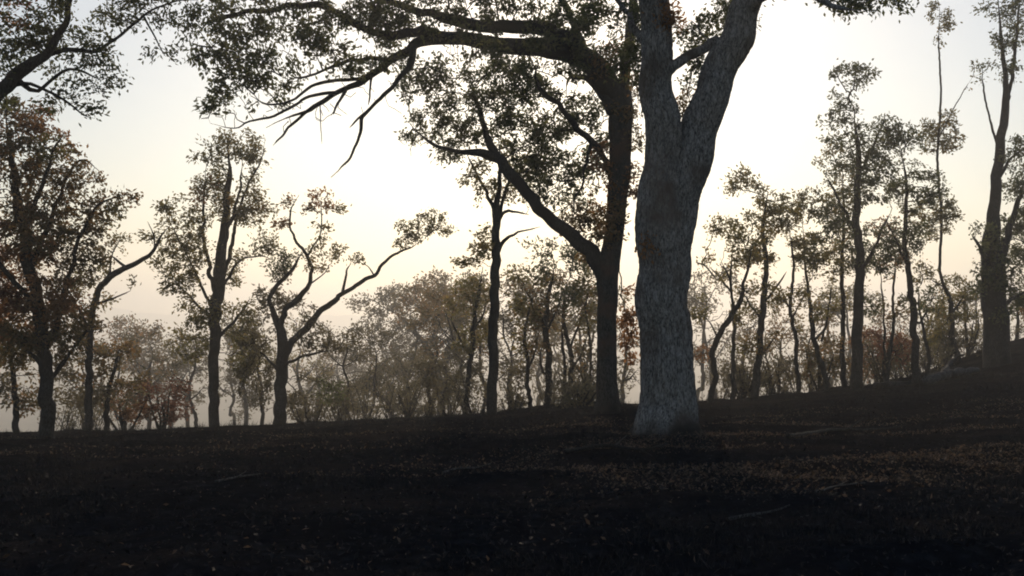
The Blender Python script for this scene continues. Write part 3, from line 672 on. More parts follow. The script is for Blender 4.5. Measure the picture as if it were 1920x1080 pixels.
tree('crooked_tree', 'thin crooked stem leaning over just to the right of the massive grey trunk', 31.5,
     [(1331, 765, 16), (1333, 735, 14), (1342, 700, 14), (1336, 670, 13), (1344, 635, 14), (1360, 608, 14), (1376, 585, 13), (1390, 560, 11), (1394, 530, 8), (1402, 505, 6), (1410, 460, 4)],
     [(0, -.5, [(1374, 588, 9), (1372, 550, 7), (1366, 520, 5), (1352, 490, 4)]), (0, .5, [(1346, 636, 6), (1335, 610, 4), (1320, 590, 3)]), (0, .4, [(1340, 520, 4), (1322, 498, 4), (1304, 492, 3)]), (0, .3, [(1372, 548, 4), (1350, 522, 4), (1330, 500, 3)])],
     [(1320, 600, 24, 22, .3, None, .8), (1350, 520, 24, 14, -.3, None, .7), (1355, 545, 20, 20, -.3, None, .6), (1400, 540, 28, 20, .2), (1325, 480, 24, 20, 0, None, .5), (1400, 460, 40, 34, .3), (1310, 560, 12, 34, .2, None, .7), (1420, 420, 40, 30, .6), (1350, 430, 36, 30, 0, None, .5), (1310, 655, 10, 40, .3, LEAF_BROWN, .6), (1390, 600, 16, 20, .4, None, .4)],
     LEAF_OLIVE, BARK_DARK, L=0.13, per=8, dens=12, seed=89, sides=10, group=G2, step=.17)
def pole(label, Y, pts, cl, leaf, seed, limbs=(), bark=BARK_DARK, name='slender_tree', **k):
    a = dict(L=0.14, per=8, dens=12, sides=10, group=G2, step=.18); a.update(k)
    return tree(name, label, Y, pts, limbs, cl, leaf, bark, seed=seed, **a)
pole('very thin straight stem between the crooked leaning stem and the bushy one on the crest', 33.5,
     [(1374, 760, 11), (1374, 700, 10), (1376, 640, 9), (1377, 600, 8), (1374, 570, 6), (1370, 520, 5), (1374, 460, 3)],
     [(1380, 500, 24, 24, 0, None, .6), (1372, 440, 30, 30, 0), (1390, 650, 14, 20, .3, None, .5)], LEAF_OLIVE, 97)
pole('dark bushy topped stem third along the crest right of the massive trunk', 34.0,
     [(1414, 752, 22), (1418, 700, 18), (1424, 650, 16), (1428, 600, 16), (1432, 560, 15), (1436, 500, 12), (1430, 430, 9), (1440, 360, 6)],
     [(1430, 555, 40, 30, 0), (1400, 580, 30, 20, -.5, None, .7), (1460, 570, 28, 24, .5, None, .7), (1430, 480, 50, 40, 0), (1460, 400, 50, 40, .3), (1400, 350, 50, 40, -.3), (1450, 640, 24, 26, .6, LEAF_MIXED, .7), (1400, 650, 20, 24, -.5, LEAF_MIXED, .6)], LEAF_OLIVE, 101,
     [(0, .5, [(1430, 570, 8), (1452, 540, 6), (1475, 510, 4)]), (0, -.5, [(1428, 600, 7), (1405, 570, 5), (1390, 545, 3)]), (0, .4, [(1420, 680, 6), (1440, 650, 4), (1455, 630, 3)])])
pole('thin wavy stem rising from the crest in front of the brown thicket', 35.0,
     [(1496, 748, 12), (1497, 715, 11), (1492, 680, 10), (1494, 640, 10), (1486, 605, 9), (1482, 570, 8), (1488, 500, 6), (1480, 430, 4)],
     [(1490, 560, 36, 26, 0, None, .8), (1510, 470, 44, 40, .2), (1470, 420, 44, 36, 0), (1500, 600, 20, 16, .3, None, .5), (1470, 600, 16, 20, -.3, None, .6)], LEAF_OLIVE, 103,
     [(0, .4, [(1484, 600, 5), (1500, 570, 4), (1512, 545, 3)]), (0, -.4, [(1484, 580, 5), (1466, 560, 4), (1450, 550, 2)])])
pole('leaning dark stem with a forked top among the crest trees', 36.0,
     [(1552, 742, 17), (1548, 705, 14), (1536, 670, 12), (1526, 635, 12), (1521, 600, 11), (1518, 560, 8), (1510, 500, 6), (1505, 420, 4)],
     [(1530, 580, 34, 24, 0, None, .8), (1560, 570, 26, 24, .4, None, .7), (1540, 480, 50, 44, 0), (1520, 390, 50, 40, 0), (1550, 640, 26, 26, .4, LEAF_MIXED, .8)], LEAF_OLIVE, 107,
     [(0, .5, [(1540, 640, 6), (1548, 610, 6), (1554, 575, 5), (1560, 530, 3)]), (0, .5, [(1526, 640, 8), (1542, 622, 6), (1550, 600, 4)])])
pole('straight dark pole-like stem next to the thicker grey one on the crest', 37.0,
     [(1583, 735, 15), (1582, 690, 13), (1580, 640, 12), (1581, 580, 11), (1578, 500, 9), (1582, 420, 7), (1580, 320, 4)],
     [(1580, 470, 44, 44, 0), (1590, 380, 50, 50, 0), (1570, 300, 44, 40, 0), (1585, 575, 20, 20, .3, None, .5)], LEAF_OLIVE, 109)
pole('stout straight trunk, thickest of the crest trees under the open sky', 36.0,
     [(1607, 745, 36), (1607, 705, 29), (1608, 650, 26), (1609, 590, 25), (1612, 500, 22), (1606, 400, 18), (1610, 300, 13), (1600, 200, 7)],
     [(1630, 570, 26, 24, .3, None, .8), (1640, 470, 60, 50, .3), (1570, 430, 50, 44, -.4), (1620, 330, 70, 60, 0), (1590, 230, 60, 50, 0), (1650, 260, 50, 50, .5), (1600, 150, 50, 40, 0)], LEAF_GREEN, 113,
     [(0, .6, [(1611, 520, 12), (1640, 460, 9), (1670, 400, 5)]), (0, -.6, [(1608, 440, 12), (1575, 380, 8), (1550, 330, 4)]), (0, .5, [(1608, 330, 9), (1640, 270, 6), (1660, 220, 4)])], bark=BARK_BROWN, flare=.5)
pole('pair of thin intertwined stems with rusty leaves on the crest', 37.0,
     [(1664, 722, 13), (1664, 690, 10), (1670, 650, 9), (1674, 620, 8), (1676, 590, 7), (1674, 560, 6), (1680, 480, 4)],
     [(1660, 580, 26, 22, 0, None, .7), (1690, 580, 20, 20, .2, None, .6), (1680, 490, 40, 34, 0), (1660, 420, 40, 30, 0), (1650, 640, 24, 30, .6, LEAF_RED), (1690, 655, 24, 34, .5, LEAF_RED)], LEAF_MIXED, 127,
     [(0, .3, [(1668, 695, 8), (1660, 660, 7), (1658, 620, 6), (1656, 575, 5), (1650, 500, 3)]), (0, .3, [(1660, 720, 8), (1656, 690, 7), (1666, 650, 5)])])
pole('dark tapering trunk leaning slightly, beside the fallen grey log', 36.5,
     [(1719, 728, 28), (1718, 690, 20), (1716, 650, 18), (1713, 610, 17), (1710, 570, 16), (1706, 530, 14), (1696, 450, 11), (1700, 360, 8), (1690, 280, 5)],
     [(1735, 560, 26, 22, .3), (1690, 560, 14, 12, -.3, None, .5), (1690, 450, 60, 44, 0), (1710, 350, 60, 50, 0), (1690, 270, 50, 40, 0), (1745, 580, 24, 20, .4, None, .8)], LEAF_GREEN, 131,
     [(0, .4, [(1716, 600, 7), (1724, 605, 7), (1734, 640, 6)][:2] + [(1740, 580, 4)]), (0, -.5, [(1704, 500, 8), (1680, 450, 6), (1660, 410, 4)])])
pole('thin bent stem close behind the dark tapering trunk', 38.5,
     [(1742, 700, 10), (1741, 670, 9), (1736, 640, 8), (1730, 610, 7), (1724, 585, 5), (1722, 540, 4)],
     [(1745, 640, 20, 24, .3, None, .6), (1725, 560, 20, 20, 0, None, .8), (1730, 510, 30, 24, 0)], LEAF_OLIVE, 137)
tree('tall_tree', 'tall thin tree with a curved dark stem and bushy lower crown near the right edge', 43.0,
     [(1795, 672, 16), (1790, 655, 14), (1784, 625, 12), (1784, 590, 12), (1780, 558, 10), (1770, 535, 8), (1762, 500, 7), (1765, 400, 6), (1758, 300, 6), (1764, 180, 5), (1760, 80, 4), (1762, 20, 3)],
     [(0, .5, [(1784, 590, 6), (1800, 565, 5), (1815, 545, 3)]), (0, -.5, [(1776, 545, 5), (1758, 532, 4), (1746, 525, 3)]), (0, .6, [(1760, 260, 4), (1790, 200, 3), (1820, 150, 2)])],
     [(1800, 560, 30, 20, .4), (1780, 590, 40, 24, 0), (1760, 610, 30, 20, -.3, None, .8), (1810, 590, 24, 20, .5, None, .8), (1765, 535, 26, 14, 0, None, .7), (1805, 525, 30, 14, .4, None, .6), (1770, 640, 26, 26, .4, LEAF_SMOKE), (1750, 20, 20, 24, 0, None, .7), (1778, 40, 16, 26, .2, None, .6), (1770, 75, 12, 10, 0, None, .5), (1832, 115, 18, 20, .5, None, .6), (1760, 250, 50, 44, 0), (1750, 400, 50, 50, 0), (1820, 160, 14, 10, .5, None, .6)],
     LEAF_OLIVE, BARK_DARK, L=0.16, per=8, dens=11, seed=139, sides=10, group=G2, step=.2)
pole('multi-stemmed sapling clump on the rise beside the thick right trunk', 44.5,
     [(1815, 668, 9), (1813, 640, 7), (1810, 610, 6), (1808, 580, 5), (1812, 540, 3)],
     [(1825, 590, 24, 26, 0, None, .8), (1800, 560, 20, 20, 0, None, .6), (1825, 630, 16, 20, .3, None, .5)], LEAF_OLIVE, 149,
     [(0, .3, [(1816, 660, 6), (1822, 630, 5), (1826, 600, 3)]), (0, -.3, [(1817, 665, 6), (1828, 640, 5), (1834, 610, 4), (1830, 570, 2)])])

# middle: trees and scrub beyond the crest, left to right
def low(label, Y, pts, cl, leaf, seed, limbs=(), name='bushy_tree', **k):
    a = dict(L=0.17, per=10, dens=13, sides=9, group=G3, step=.24, spread=.15); a.update(k)
    q = max(1.0, Y / 50.0)
    for kk, e in (('L', 1), ('step', 1), ('spread', 1), ('dens', -2)): a[kk] *= q ** e
    return tree(name, label, Y, pts, limbs, cl, leaf, BARK_DARK, seed=seed, **a)
low('wide hazy tree with slanting boughs left of the straight thin stem', 100.0,
    [(828, 800, 22), (826, 740, 19), (818, 700, 17), (800, 650, 14), (775, 620, 11), (745, 590, 9), (715, 575, 6)],
    [(690, 570, 40, 24, 0, None, .7), (740, 560, 44, 34, 0), (800, 550, 50, 30, .4, LEAF_MIXED), (770, 600, 50, 40, 0), (840, 590, 50, 40, .6, LEAF_MIXED), (750, 660, 50, 44, -.5), (830, 650, 50, 44, .5), (700, 620, 30, 30, -.5, None, .6), (850, 540, 40, 24, .5, LEAF_OLIVE), (890, 560, 34, 40, 1, LEAF_MIXED), (830, 700, 44, 34, .5), (780, 720, 44, 34, 0), (720, 720, 50, 34, -.5)], LEAF_SMOKE, 151,
    [(0, .6, [(820, 705, 11), (840, 650, 9), (850, 600, 7), (860, 560, 4)]), (0, -.4, [(818, 700, 10), (790, 690, 7), (750, 680, 5), (720, 690, 3)]), (0, .4, [(805, 660, 8), (815, 610, 6), (800, 570, 4)])])
low('slanting thin trunk close to the left of the straight thin stem', 40.0,
    [(872, 800, 14), (874, 760, 13), (880, 700, 13), (886, 640, 12), (890, 590, 10), (900, 540, 7), (905, 500, 4)],
    [(890, 540, 34, 24, 0), (910, 560, 30, 34, .5), (860, 570, 34, 30, -.5), (900, 620, 26, 30, .5, None, .8), (870, 640, 24, 30, -.5, None, .7), (890, 700, 30, 30, .5, LEAF_SMOKE, .7)], LEAF_OLIVE, 157,
    [(0, -.5, [(882, 670, 7), (860, 630, 6), (845, 600, 4)]), (0, .5, [(888, 620, 7), (905, 590, 5), (915, 560, 3)])])
low('low smoky thicket tree with sprawling boughs at the crest', 60.0,
    [(735, 800, 13), (733, 775, 12), (722, 750, 10), (700, 735, 8), (675, 720, 5)],
    [(680, 730, 40, 24, 0), (720, 710, 44, 30, 0), (760, 735, 40, 30, .4), (650, 760, 34, 20, -.4, None, .8), (740, 680, 36, 24, .5, None, .8), (700, 765, 50, 14, -.5), (790, 760, 30, 20, .6)], LEAF_SMOKE, 163,
    [(0, .5, [(733, 778, 8), (755, 745, 7), (775, 715, 4)]), (0, -.5, [(733, 785, 8), (760, 772, 7), (800, 770, 5)]), (0, .3, [(734, 780, 8), (720, 765, 6), (680, 762, 4)])])
low('twin stemmed dark scrubby tree below the wide hazy tree', 39.0,
    [(806, 800, 12), (806, 770, 10), (804, 740, 9), (800, 710, 7), (806, 680, 4)],
    [(810, 720, 30, 24, 0), (840, 715, 30, 24, .4), (825, 690, 36, 24, 0), (850, 740, 20, 20, .4, None, .8), (790, 700, 26, 24, -.3)], LEAF_SMOKE, 167,
    [(0, .3, [(830, 800, 10), (830, 770, 9), (834, 735, 7), (840, 700, 4)])])
low('slim curved stem left of the rust brown oak, nearest to the straight thin stem', 36.0,
    [(998, 780, 12), (994, 750, 11), (988, 715, 10), (990, 680, 9), (984, 640, 8), (988, 600, 6), (996, 560, 4)],
    [(985, 590, 30, 26, 0), (1005, 560, 30, 24, 0, LEAF_MIXED), (965, 560, 30, 26, 0), (970, 640, 24, 24, -.3, None, .7), (1000, 650, 20, 24, .3, LEAF_MIXED, .5), (960, 710, 30, 30, .6, LEAF_SMOKE, .7), (975, 750, 30, 20, .6, LEAF_SMOKE)], LEAF_OLIVE, 173,
    [(0, .4, [(988, 700, 6), (1002, 660, 5), (1010, 620, 3)])], name='slender_tree')
low('twisted dark stem in the middle of the group left of the rust brown oak', 37.0,
    [(1028, 780, 20), (1028, 740, 17), (1030, 690, 16), (1026, 650, 15), (1024, 600, 14), (1030, 550, 10), (1040, 500, 6)],
    [(1030, 500, 44, 36, 0, LEAF_GREEN), (1000, 530, 36, 30, 0, LEAF_OLIVE), (1060, 540, 40, 30, .4, LEAF_GREEN), (1020, 460, 34, 24, 0, LEAF_GREEN), (980, 560, 34, 34, -.4), (1030, 590, 36, 30, .3), (970, 510, 30, 24, 0, LEAF_OLIVE, .7), (1000, 610, 26, 20, 0, LEAF_MIXED)], LEAF_MIXED, 179,
    [(0, .4, [(1026, 620, 8), (1044, 580, 6), (1058, 540, 4)]), (0, -.5, [(1025, 610, 8), (1005, 575, 6), (985, 545, 4)]), (0, .2, [(1030, 700, 8), (1042, 740, 8), (1044, 690, 6)][:1] + [(1020, 700, 7), (1014, 670, 5), (1018, 640, 3)])], name='slender_tree')
low('pair of dark stems splitting low beside the rust brown oak', 38.0,
    [(1064, 775, 15), (1064, 740, 13), (1072, 700, 12), (1070, 660, 11), (1060, 620, 10), (1056, 580, 8), (1062, 530, 5)],
    [(1060, 560, 36, 30, 0, LEAF_GREEN), (1095, 550, 30, 30, .3), (1050, 520, 34, 26, 0), (1100, 600, 24, 30, .4, None, .7), (1080, 480, 40, 34, .3, LEAF_GREEN), (1100, 500, 34, 34, .4, LEAF_GREEN), (1090, 660, 22, 26, .5, None, .6), (1085, 720, 24, 24, .6, LEAF_SMOKE)], LEAF_MIXED, 181,
    [(0, .2, [(1062, 745, 10), (1058, 700, 9), (1056, 650, 8), (1054, 610, 6)]), (0, .5, [(1070, 650, 7), (1085, 610, 6), (1100, 570, 4)]), (0, .5, [(1072, 690, 6), (1092, 660, 5), (1104, 620, 3)])], name='slender_tree')
low('thin sapling standing right against the rust brown oak', 36.0,
    [(1108, 770, 8), (1106, 720, 7), (1108, 670, 6), (1104, 620, 5), (1098, 580, 4), (1104, 540, 3)],
    [(1100, 590, 24, 30, 0, None, .7), (1095, 540, 26, 30, 0), (1108, 650, 12, 30, 0, LEAF_SMOKE, .5)], LEAF_OLIVE, 191, name='sapling')
low('pale hazy tree low in the gap beyond the forked tree', 150.0,
    [(650, 850, 12), (648, 800, 11), (640, 740, 9), (632, 690, 7), (640, 650, 4)],
    [(630, 700, 40, 30, 0), (670, 680, 40, 34, 0, None, .7), (600, 730, 36, 30, 0), (660, 740, 44, 30, 0), (640, 660, 34, 20, 0, None, .6)], LEAF_SMOKE, 193)
low('small hazy tree between the tall narrow tree and the forked one', 80.0,
    [(462, 815, 11), (462, 770, 10), (458, 730, 9), (450, 700, 7), (455, 660, 4)],
    [(450, 680, 30, 26, 0), (475, 700, 26, 26, 0), (440, 720, 26, 26, 0), (470, 745, 30, 24, .4), (440, 640, 24, 30, 0, None, .7)], LEAF_SMOKE, 197)
low('hazy slanting tree behind the crooked one, low against the far hills', 110.0,
    [(318, 850, 13), (322, 780, 11), (330, 735, 9), (346, 705, 7), (366, 680, 5)],
    [(280, 650, 44, 30, 0, LEAF_MIXED), (330, 680, 44, 30, 0), (240, 620, 40, 30, 0, LEAF_MIXED), (300, 710, 50, 30, 0), (360, 660, 34, 30, 0), (250, 680, 44, 30, 0, LEAF_MIXED), (350, 730, 30, 24, 0)], LEAF_SMOKE, 199,
    [(0, .4, [(320, 790, 7), (296, 720, 6), (270, 670, 5), (245, 630, 3)])])
low('dull brown tree in the dark thicket below the dense scorched tree', 34.0,
    [(200, 830, 14), (200, 780, 12), (205, 730, 10), (215, 690, 8), (225, 650, 5)],
    [(220, 660, 40, 34, 0), (180, 690, 44, 34, 0), (240, 700, 40, 30, 0), (210, 740, 50, 30, 0, LEAF_SMOKE), (150, 740, 40, 34, 0, LEAF_SMOKE)], LEAF_MIXED, 211)
low('dark thicket tree at the left edge under the dense scorched tree', 33.0,
    [(30, 840, 18), (30, 780, 15), (26, 720, 13), (20, 670, 9), (24, 630, 5)],
    [(20, 660, 50, 34, 0), (60, 690, 40, 34, 0), (10, 720, 50, 34, 0, LEAF_SMOKE), (70, 740, 44, 34, .4), (110, 700, 40, 34, .3, LEAF_SMOKE)], LEAF_MIXED, 223)

# shrubs
def shrub(label, Y, cx, base_py, w, h, leaf, seed, dens=14.0, **k):
    rng = random.Random(seed)
    limbs = []
    for i in range(5):
        a = rng.uniform(-1, 1)
        limbs.append((rng.uniform(-.2, .2), rng.uniform(-.7, .7), [(cx + a * 4, base_py, 7), (cx + a * w * .25, base_py - h * .35, 5), (cx + a * w * .42, base_py - h * rng.uniform(.6, .85), 3)]))
    cl = [(cx + rng.uniform(-.32, .32) * w, base_py - h * rng.uniform(.3, .8), w * .26, h * .22, rng.uniform(-.4, .4)) for _ in range(9)]
    a = dict(L=0.12, per=8, sides=7, step=.16, group='scorched shrubs on the crest', cat='shrub'); a.update(k)
    return tree('shrub', label, Y, [(cx, base_py, 9), (cx + 2, base_py - h * .3, 7), (cx - 3, base_py - h * .6, 4)], limbs, cl, leaf, BARK_DARK, dens=dens, seed=seed, seed_low=.2, **a)
shrub('reddish brown scorched bush at the foot of the tall narrow tree', 36.5, 305, 815, 130, 110, LEAF_RED, 301)
shrub('second reddish scorched bush, in the shadow further left of the tall narrow tree', 36.0, 232, 820, 110, 95, LEAF_BROWN, 303)
shrub('grey leaved bush at the foot of the forked tree', 38.0, 575, 815, 110, 80, LEAF_SMOKE, 305, 8)
shrub('dusky bush low on the crest right of the crooked leaning stem', 34.5, 1392, 750, 90, 80, LEAF_SMOKE, 307, 10)
shrub('greyish bush between the bushy topped stem and the thin wavy stem', 36.5, 1458, 745, 80, 95, LEAF_SMOKE, 309, 10)
shrub('rounded brownish thicket bush behind the leaning forked-top stem', 38.5, 1535, 735, 110, 105, LEAF_MIXED, 311, 12)
shrub('rusty brown bush between the stout straight trunk and the dark tapering trunk', 39.5, 1660, 722, 120, 110, LEAF_BROWN, 313, 12)
shrub('dark low bush at the left foot of the rust brown oak', 30.0, 1085, 770, 110, 60, LEAF_SMOKE, 317, 16)
shrub('dim greenish bush on the rise behind the fallen grey log', 44.0, 1775, 690, 90, 90, LEAF_SMOKE, 319, 12)
shrub('small smoky bush at the foot of the straight thin stem', 35.5, 955, 790, 80, 60, LEAF_SMOKE, 321, 8)

def thicket(px, Y, base_py, top_py, seed, leaf, lab, grp):
    rg = random.Random(seed)
    h = base_py - top_py
    x = px; pts = []; w = rg.uniform(6, 12)
    for i in range(7):
        f = i / 6
        pts.append((x, base_py - h * .86 * f, w * (1 - .8 * f) + 1))
        x += rg.uniform(-.055, .055) * h
    limbs, cl = [], []
    for k in range(rg.randint(3, 5)):
        i = rg.randint(2, 5); bx, by, bw = pts[i]; sg = rg.choice((-1, 1))
        l = h * rg.uniform(.16, .3)
        e = (bx + sg * l * rg.uniform(.5, .9), by - l * rg.uniform(.6, 1))
        limbs.append((0, rg.uniform(-1.2, 1.2), [(bx, by, bw * .7), ((bx + e[0]) / 2 + rg.uniform(-6, 6), (by + e[1]) / 2 + rg.uniform(-2, 8), bw * .45), (e[0], e[1], 1.6)]))
        cl.append((e[0], e[1], h * rg.uniform(.10, .17), h * rg.uniform(.07, .12), limbs[-1][1], None, rg.uniform(.5, 1)))
    for k in range(4):
        cl.append((pts[-1][0] + rg.uniform(-.14, .14) * h, top_py + h * rg.uniform(.02, .35), h * rg.uniform(.09, .16), h * rg.uniform(.06, .11), rg.uniform(-.8, .8), None, rg.uniform(.5, 1)))
    for k in range(3):
        cl.append((px + rg.uniform(-.2, .2) * h, base_py - h * rg.uniform(.3, .8), h * .18, h * .12, rg.uniform(-.8, .8), 'BARE', .8))
    for k in range(2):
        cl.append((px + rg.uniform(-.15, .15) * h, base_py - h * rg.uniform(.15, .4), h * .11, h * .07, rg.uniform(-.8, .8), LEAF_SMOKE, rg.uniform(.3, .8)))
    low(lab, Y, pts, cl, leaf, seed, limbs, name='thicket_tree', group=grp, dens=6.5, gap=.48, per=7)
rg = random.Random(77)
MARKS = [(92, 'dense scorched tree'), (170, 'small crooked tree'), (403, 'tall narrow tree'), (525, 'forked tree'), (922, 'straight thin stem'), (1138, 'rust brown oak'),
         (1250, 'massive grey trunk'), (1340, 'crooked leaning stem'), (1608, 'stout straight trunk'), (1717, 'dark tapering trunk'), (1866, 'thick right edge trunk')]
ORD = ('first', 'second', 'third', 'fourth', 'fifth', 'sixth', 'seventh', 'eighth', 'ninth', 'tenth', 'eleventh', 'twelfth')
spots = sorted(p + rg.uniform(-10, 10) for p in (150, 235, 285, 345, 375, 440, 490, 560, 600, 655, 690, 725, 770, 800, 850, 868, 905, 948, 972, 1012, 1045, 1088, 1112, 1172,
               1312, 1350, 1392, 1445, 1470, 1515, 1565, 1598, 1635, 1685, 1735, 1762, 1825, 1905))
seen = {}
for k, px in enumerate(spots):
    mk = [m for x, m in MARKS if x < px][-1]
    n = seen.get(mk, 0); seen[mk] = n + 1
    Yk = rg.uniform(48, 105)
    b = np.interp(px, (0, 700, 900, 1300, 1500, 1700, 1800, 1920), (815, 805, 790, 765, 745, 720, 690, 650))
    top = rg.uniform(555, 650) if px < 760 else (rg.uniform(500, 590) if px < 1300 else rg.uniform(490, 600))
    thicket(px, Yk, b, top, 640 + k, rg.choice((LEAF_SMOKE, LEAF_SMOKE, LEAF_OLIVE, LEAF_MIXED) if px < 1300 else (LEAF_SMOKE, LEAF_OLIVE, LEAF_OLIVE, LEAF_MIXED)),
            'thin hazy thicket tree beyond the crest, %s one right of the %s' % (ORD[n], mk), 'thin thicket trees beyond the crest')

# scrub that hides the feet of the far trees: too tangled to count
def scrub(n, seed):
    q = np.random.default_rng(seed)
    V, Fc, A, TV, TF, k, kt = [], [], [], [], [], 0, 0
    x = q.uniform(-22, 27, n); x = x[fbm(x * .35, 0 * x, 4.0, 3) > .40]
    for xx in x:
        yc = float(np.interp(xx, CRX, CRY)); yy = yc + q.uniform(.8, 9) ; gz = float(ground_z(xx, yy))
        h = q.uniform(.5, 1.3) + .23 * (yy - yc)
        ns = q.integers(4, 9)
        for i in range(ns):
            a = q.uniform(0, 2 * math.pi); ln = h * q.uniform(.5, 1.1)
            top = np.array([xx + math.cos(a) * ln * .45, yy + math.sin(a) * ln * .45, gz + ln])
            b = np.array([xx, yy, gz - .05])
            pl = catmull(np.array([b, (b + top) / 2 + q.normal(0, .1, 3), top]), .25)
            v, f = sweep(pl, np.linspace(.016, .005, len(pl)), 4)
            TV.append(v); TF.append([g + kt for g in f]); kt += len(v)
            m = q.poisson(26)
            pos = pl[q.integers(len(pl) // 3, len(pl), m)] + q.normal(0, .16, (m, 3))
            v, f = leaves(pos, np.tile(top - b, (m, 1)), .13, .06, q)
            V.append(v); Fc.append(f + k); k += len(v); A.append(np.clip(q.normal(.4, .25, m), 0, 1))
    o = mesh_obj('undergrowth', np.vstack(V), np.vstack(Fc), LEAF_SMOKE, smooth=False, attr=np.concatenate(A), kind='stuff')
    o['label'] = 'tangled smoky scrub along the far side of the crest'; o['category'] = 'undergrowth'
    w = mesh_obj('stems', np.vstack(TV), [np.vstack([f[0] for f in TF]), np.vstack([f[1] for f in TF])], BARK_DARK, o, kind='stuff')
scrub(170, 9)

# ------------------------------------------------------------------ ground litter
rng = np.random.default_rng(5)
def litter(name, n, keep, L, mat, lift, label, cat, tilt=0.35):
    Yv = 5.0 + 38 * rng.uniform(0, 1, n) ** 1.15
    Xv = (rng.uniform(-0.56, 0.56, n)) * Yv
    k = keep(Xv, Yv) > rng.uniform(0, 1, n)
    Xv, Yv = Xv[k], Yv[k]
    Yv = np.minimum(Yv, np.interp(Xv, CRX, CRY) + 1.0)
    n2 = len(Xv)
    pos = np.stack([Xv, Yv, ground_z(Xv, Yv) + lift * rng.uniform(0.2, 1, n2)], 1)
    a = rng.uniform(0, 2 * math.pi, n2)
    d = np.stack([np.cos(a), np.sin(a), rng.normal(0, tilt, n2)], 1); d /= np.linalg.norm(d, axis=1)[:, None]
    s = np.cross(d, np.array([0, 0, 1.0]) + rng.normal(0, tilt, (n2, 3))); s /= np.linalg.norm(s, axis=1)[:, None]
    nn = np.cross(s, d)
    l = (L * np.exp(np.clip(rng.normal(-.1, .4, n2), -1, .5)))[:, None]
    c = pos + d * l * .45 + nn * l * .12
    v = np.stack([pos, c + s * l * .25, pos + d * l + nn * l * .05, c - s * l * .25], 1).reshape(-1, 3)
    o = mesh_obj(name, v, np.arange(n2 * 4).reshape(-1, 4), mat, smooth=False, attr=rng.uniform(0, 1, n2), kind='stuff')
    o['label'] = label; o['category'] = cat
def patch(x, y):
    """drifts of leaves, thickest on the middle slope to the right"""
    p = np.clip((fbm(x * .28 + 4.2, y * .8 + 1.7, 0.0, 4) - .44) * 7, 0, 1)
    band = np.clip((y - 10.5) / 3, 0, 1) * np.clip((27 - y) / 5, 0, 1)
    side = np.clip((x + 1.0) / 3, 0.12, 1)
    return p * (band * side + 0.015) + 0.0002
LITTER = leaf_mat('fallen_leaf', [(0.025, 0.019, 0.016), (0.05, 0.036, 0.030), (0.075, 0.054, 0.045), (0.115, 0.085, 0.070)], 0.15)
ASH = leaf_mat('ash_flake', [(0.015, 0.016, 0.02), (0.04, 0.043, 0.05), (0.10, 0.105, 0.12)], 0.1)
CHAR = leaf_mat('char_flake', [(0.003, 0.003, 0.004), (0.006, 0.006, 0.008), (0.012, 0.012, 0.015)], 0.0)
litter('leaf_litter', 300000, patch, 0.042, LITTER, 0.05, 'rusty fallen leaves strewn in patches over the burnt ground', 'leaf litter', 0.7)
litter('ash_debris', 2500, lambda x, y: 0.12 + 0.5 * np.clip((fbm(x * .5, y * .9, 9.0, 3) - .5) * 6, 0, 1), 0.025, ASH, 0.03, 'pale flakes of ash scattered over the black ground', 'ash')
litter('charred_debris', 60000, lambda x, y: 0.6 + 0 * x, 0.045, CHAR, 0.03, 'black burnt crumbs and stubble covering the slope', 'debris', 0.8)

def stubble(n):
    Yv = 5.5 + 34 * rng.uniform(0, 1, n) ** 1.2; Xv = rng.uniform(-.55, .55, n) * Yv
    k = fbm(Xv * .6, Yv * .6, 5.0, 3) > .46 + .1 * rng.uniform(0, 1, n)
    Xv, Yv = Xv[k], Yv[k]
    m = 5                                            # blades to a burnt tuft
    X = np.repeat(Xv, m) + rng.normal(0, .035, len(Xv) * m); Y = np.repeat(Yv, m) + rng.normal(0, .035, len(Xv) * m)
    b = np.stack([X, Y, ground_z(X, Y) - .01], 1)
    h = np.repeat(rng.uniform(.03, .12, len(Xv)) * (1 + np.clip((Yv - 20) / 10, 0, 1.2)), m) * rng.uniform(.5, 1.2, len(X))
    t = b + np.stack([rng.normal(0, .4, len(X)) * h, rng.normal(0, .4, len(X)) * h, h], 1)
    a = rng.uniform(0, math.pi, len(X)); sd = np.stack([np.cos(a), np.sin(a), 0 * a], 1) * .006
    v = np.stack([b - sd, b + sd, t], 1).reshape(-1, 3)
    o = mesh_obj('burnt_grass', v, np.arange(len(X) * 3).reshape(-1, 3), CHAR, smooth=False, attr=rng.uniform(.3, 1, len(X)), kind='stuff')
    o['label'] = 'short blackened grass stubble on the burnt slope'; o['category'] = 'grass'
stubble(26000)

def fallen(name, label, pts, r0, r1, mat, seed, cat='branch', group='fallen branches on the slope', twigs=()):
    """pts: (x, y, lift) on the ground"""
    q = np.array([[x, y, float(ground_z(x, y)) + z] for x, y, z in pts])
    base = q[0].copy()
    root = bpy.data.objects.new(name, None); root.location = base; root.empty_display_size = .2
    COL.objects.link(root); tag(root, label, cat, group)
    def one(nm, pp, a, b, sd):
        path = catmull(pp, 0.12)
        rr = np.linspace(a, b, len(path)) * (1 + .2 * (vnoise(np.arange(len(path)) * .6, sd, 0) - .5))
        path = path + np.stack([(vnoise(np.arange(len(path)) * .5, sd + c * 7.7, 1.5) - .5) * a for c in range(3)], 1)
        v, f = sweep(path, rr, 9, .25, sd)
        mesh_obj(nm, v - base, f, mat, root)
    one('stem', q, r0, r1, seed)
    for k, t in enumerate(twigs):
        tq = np.array([[x, y, float(ground_z(x, y)) + z] for x, y, z in t])
        one('side_branch', tq, r1 * 1.1, r1 * .4, seed + k + 1)
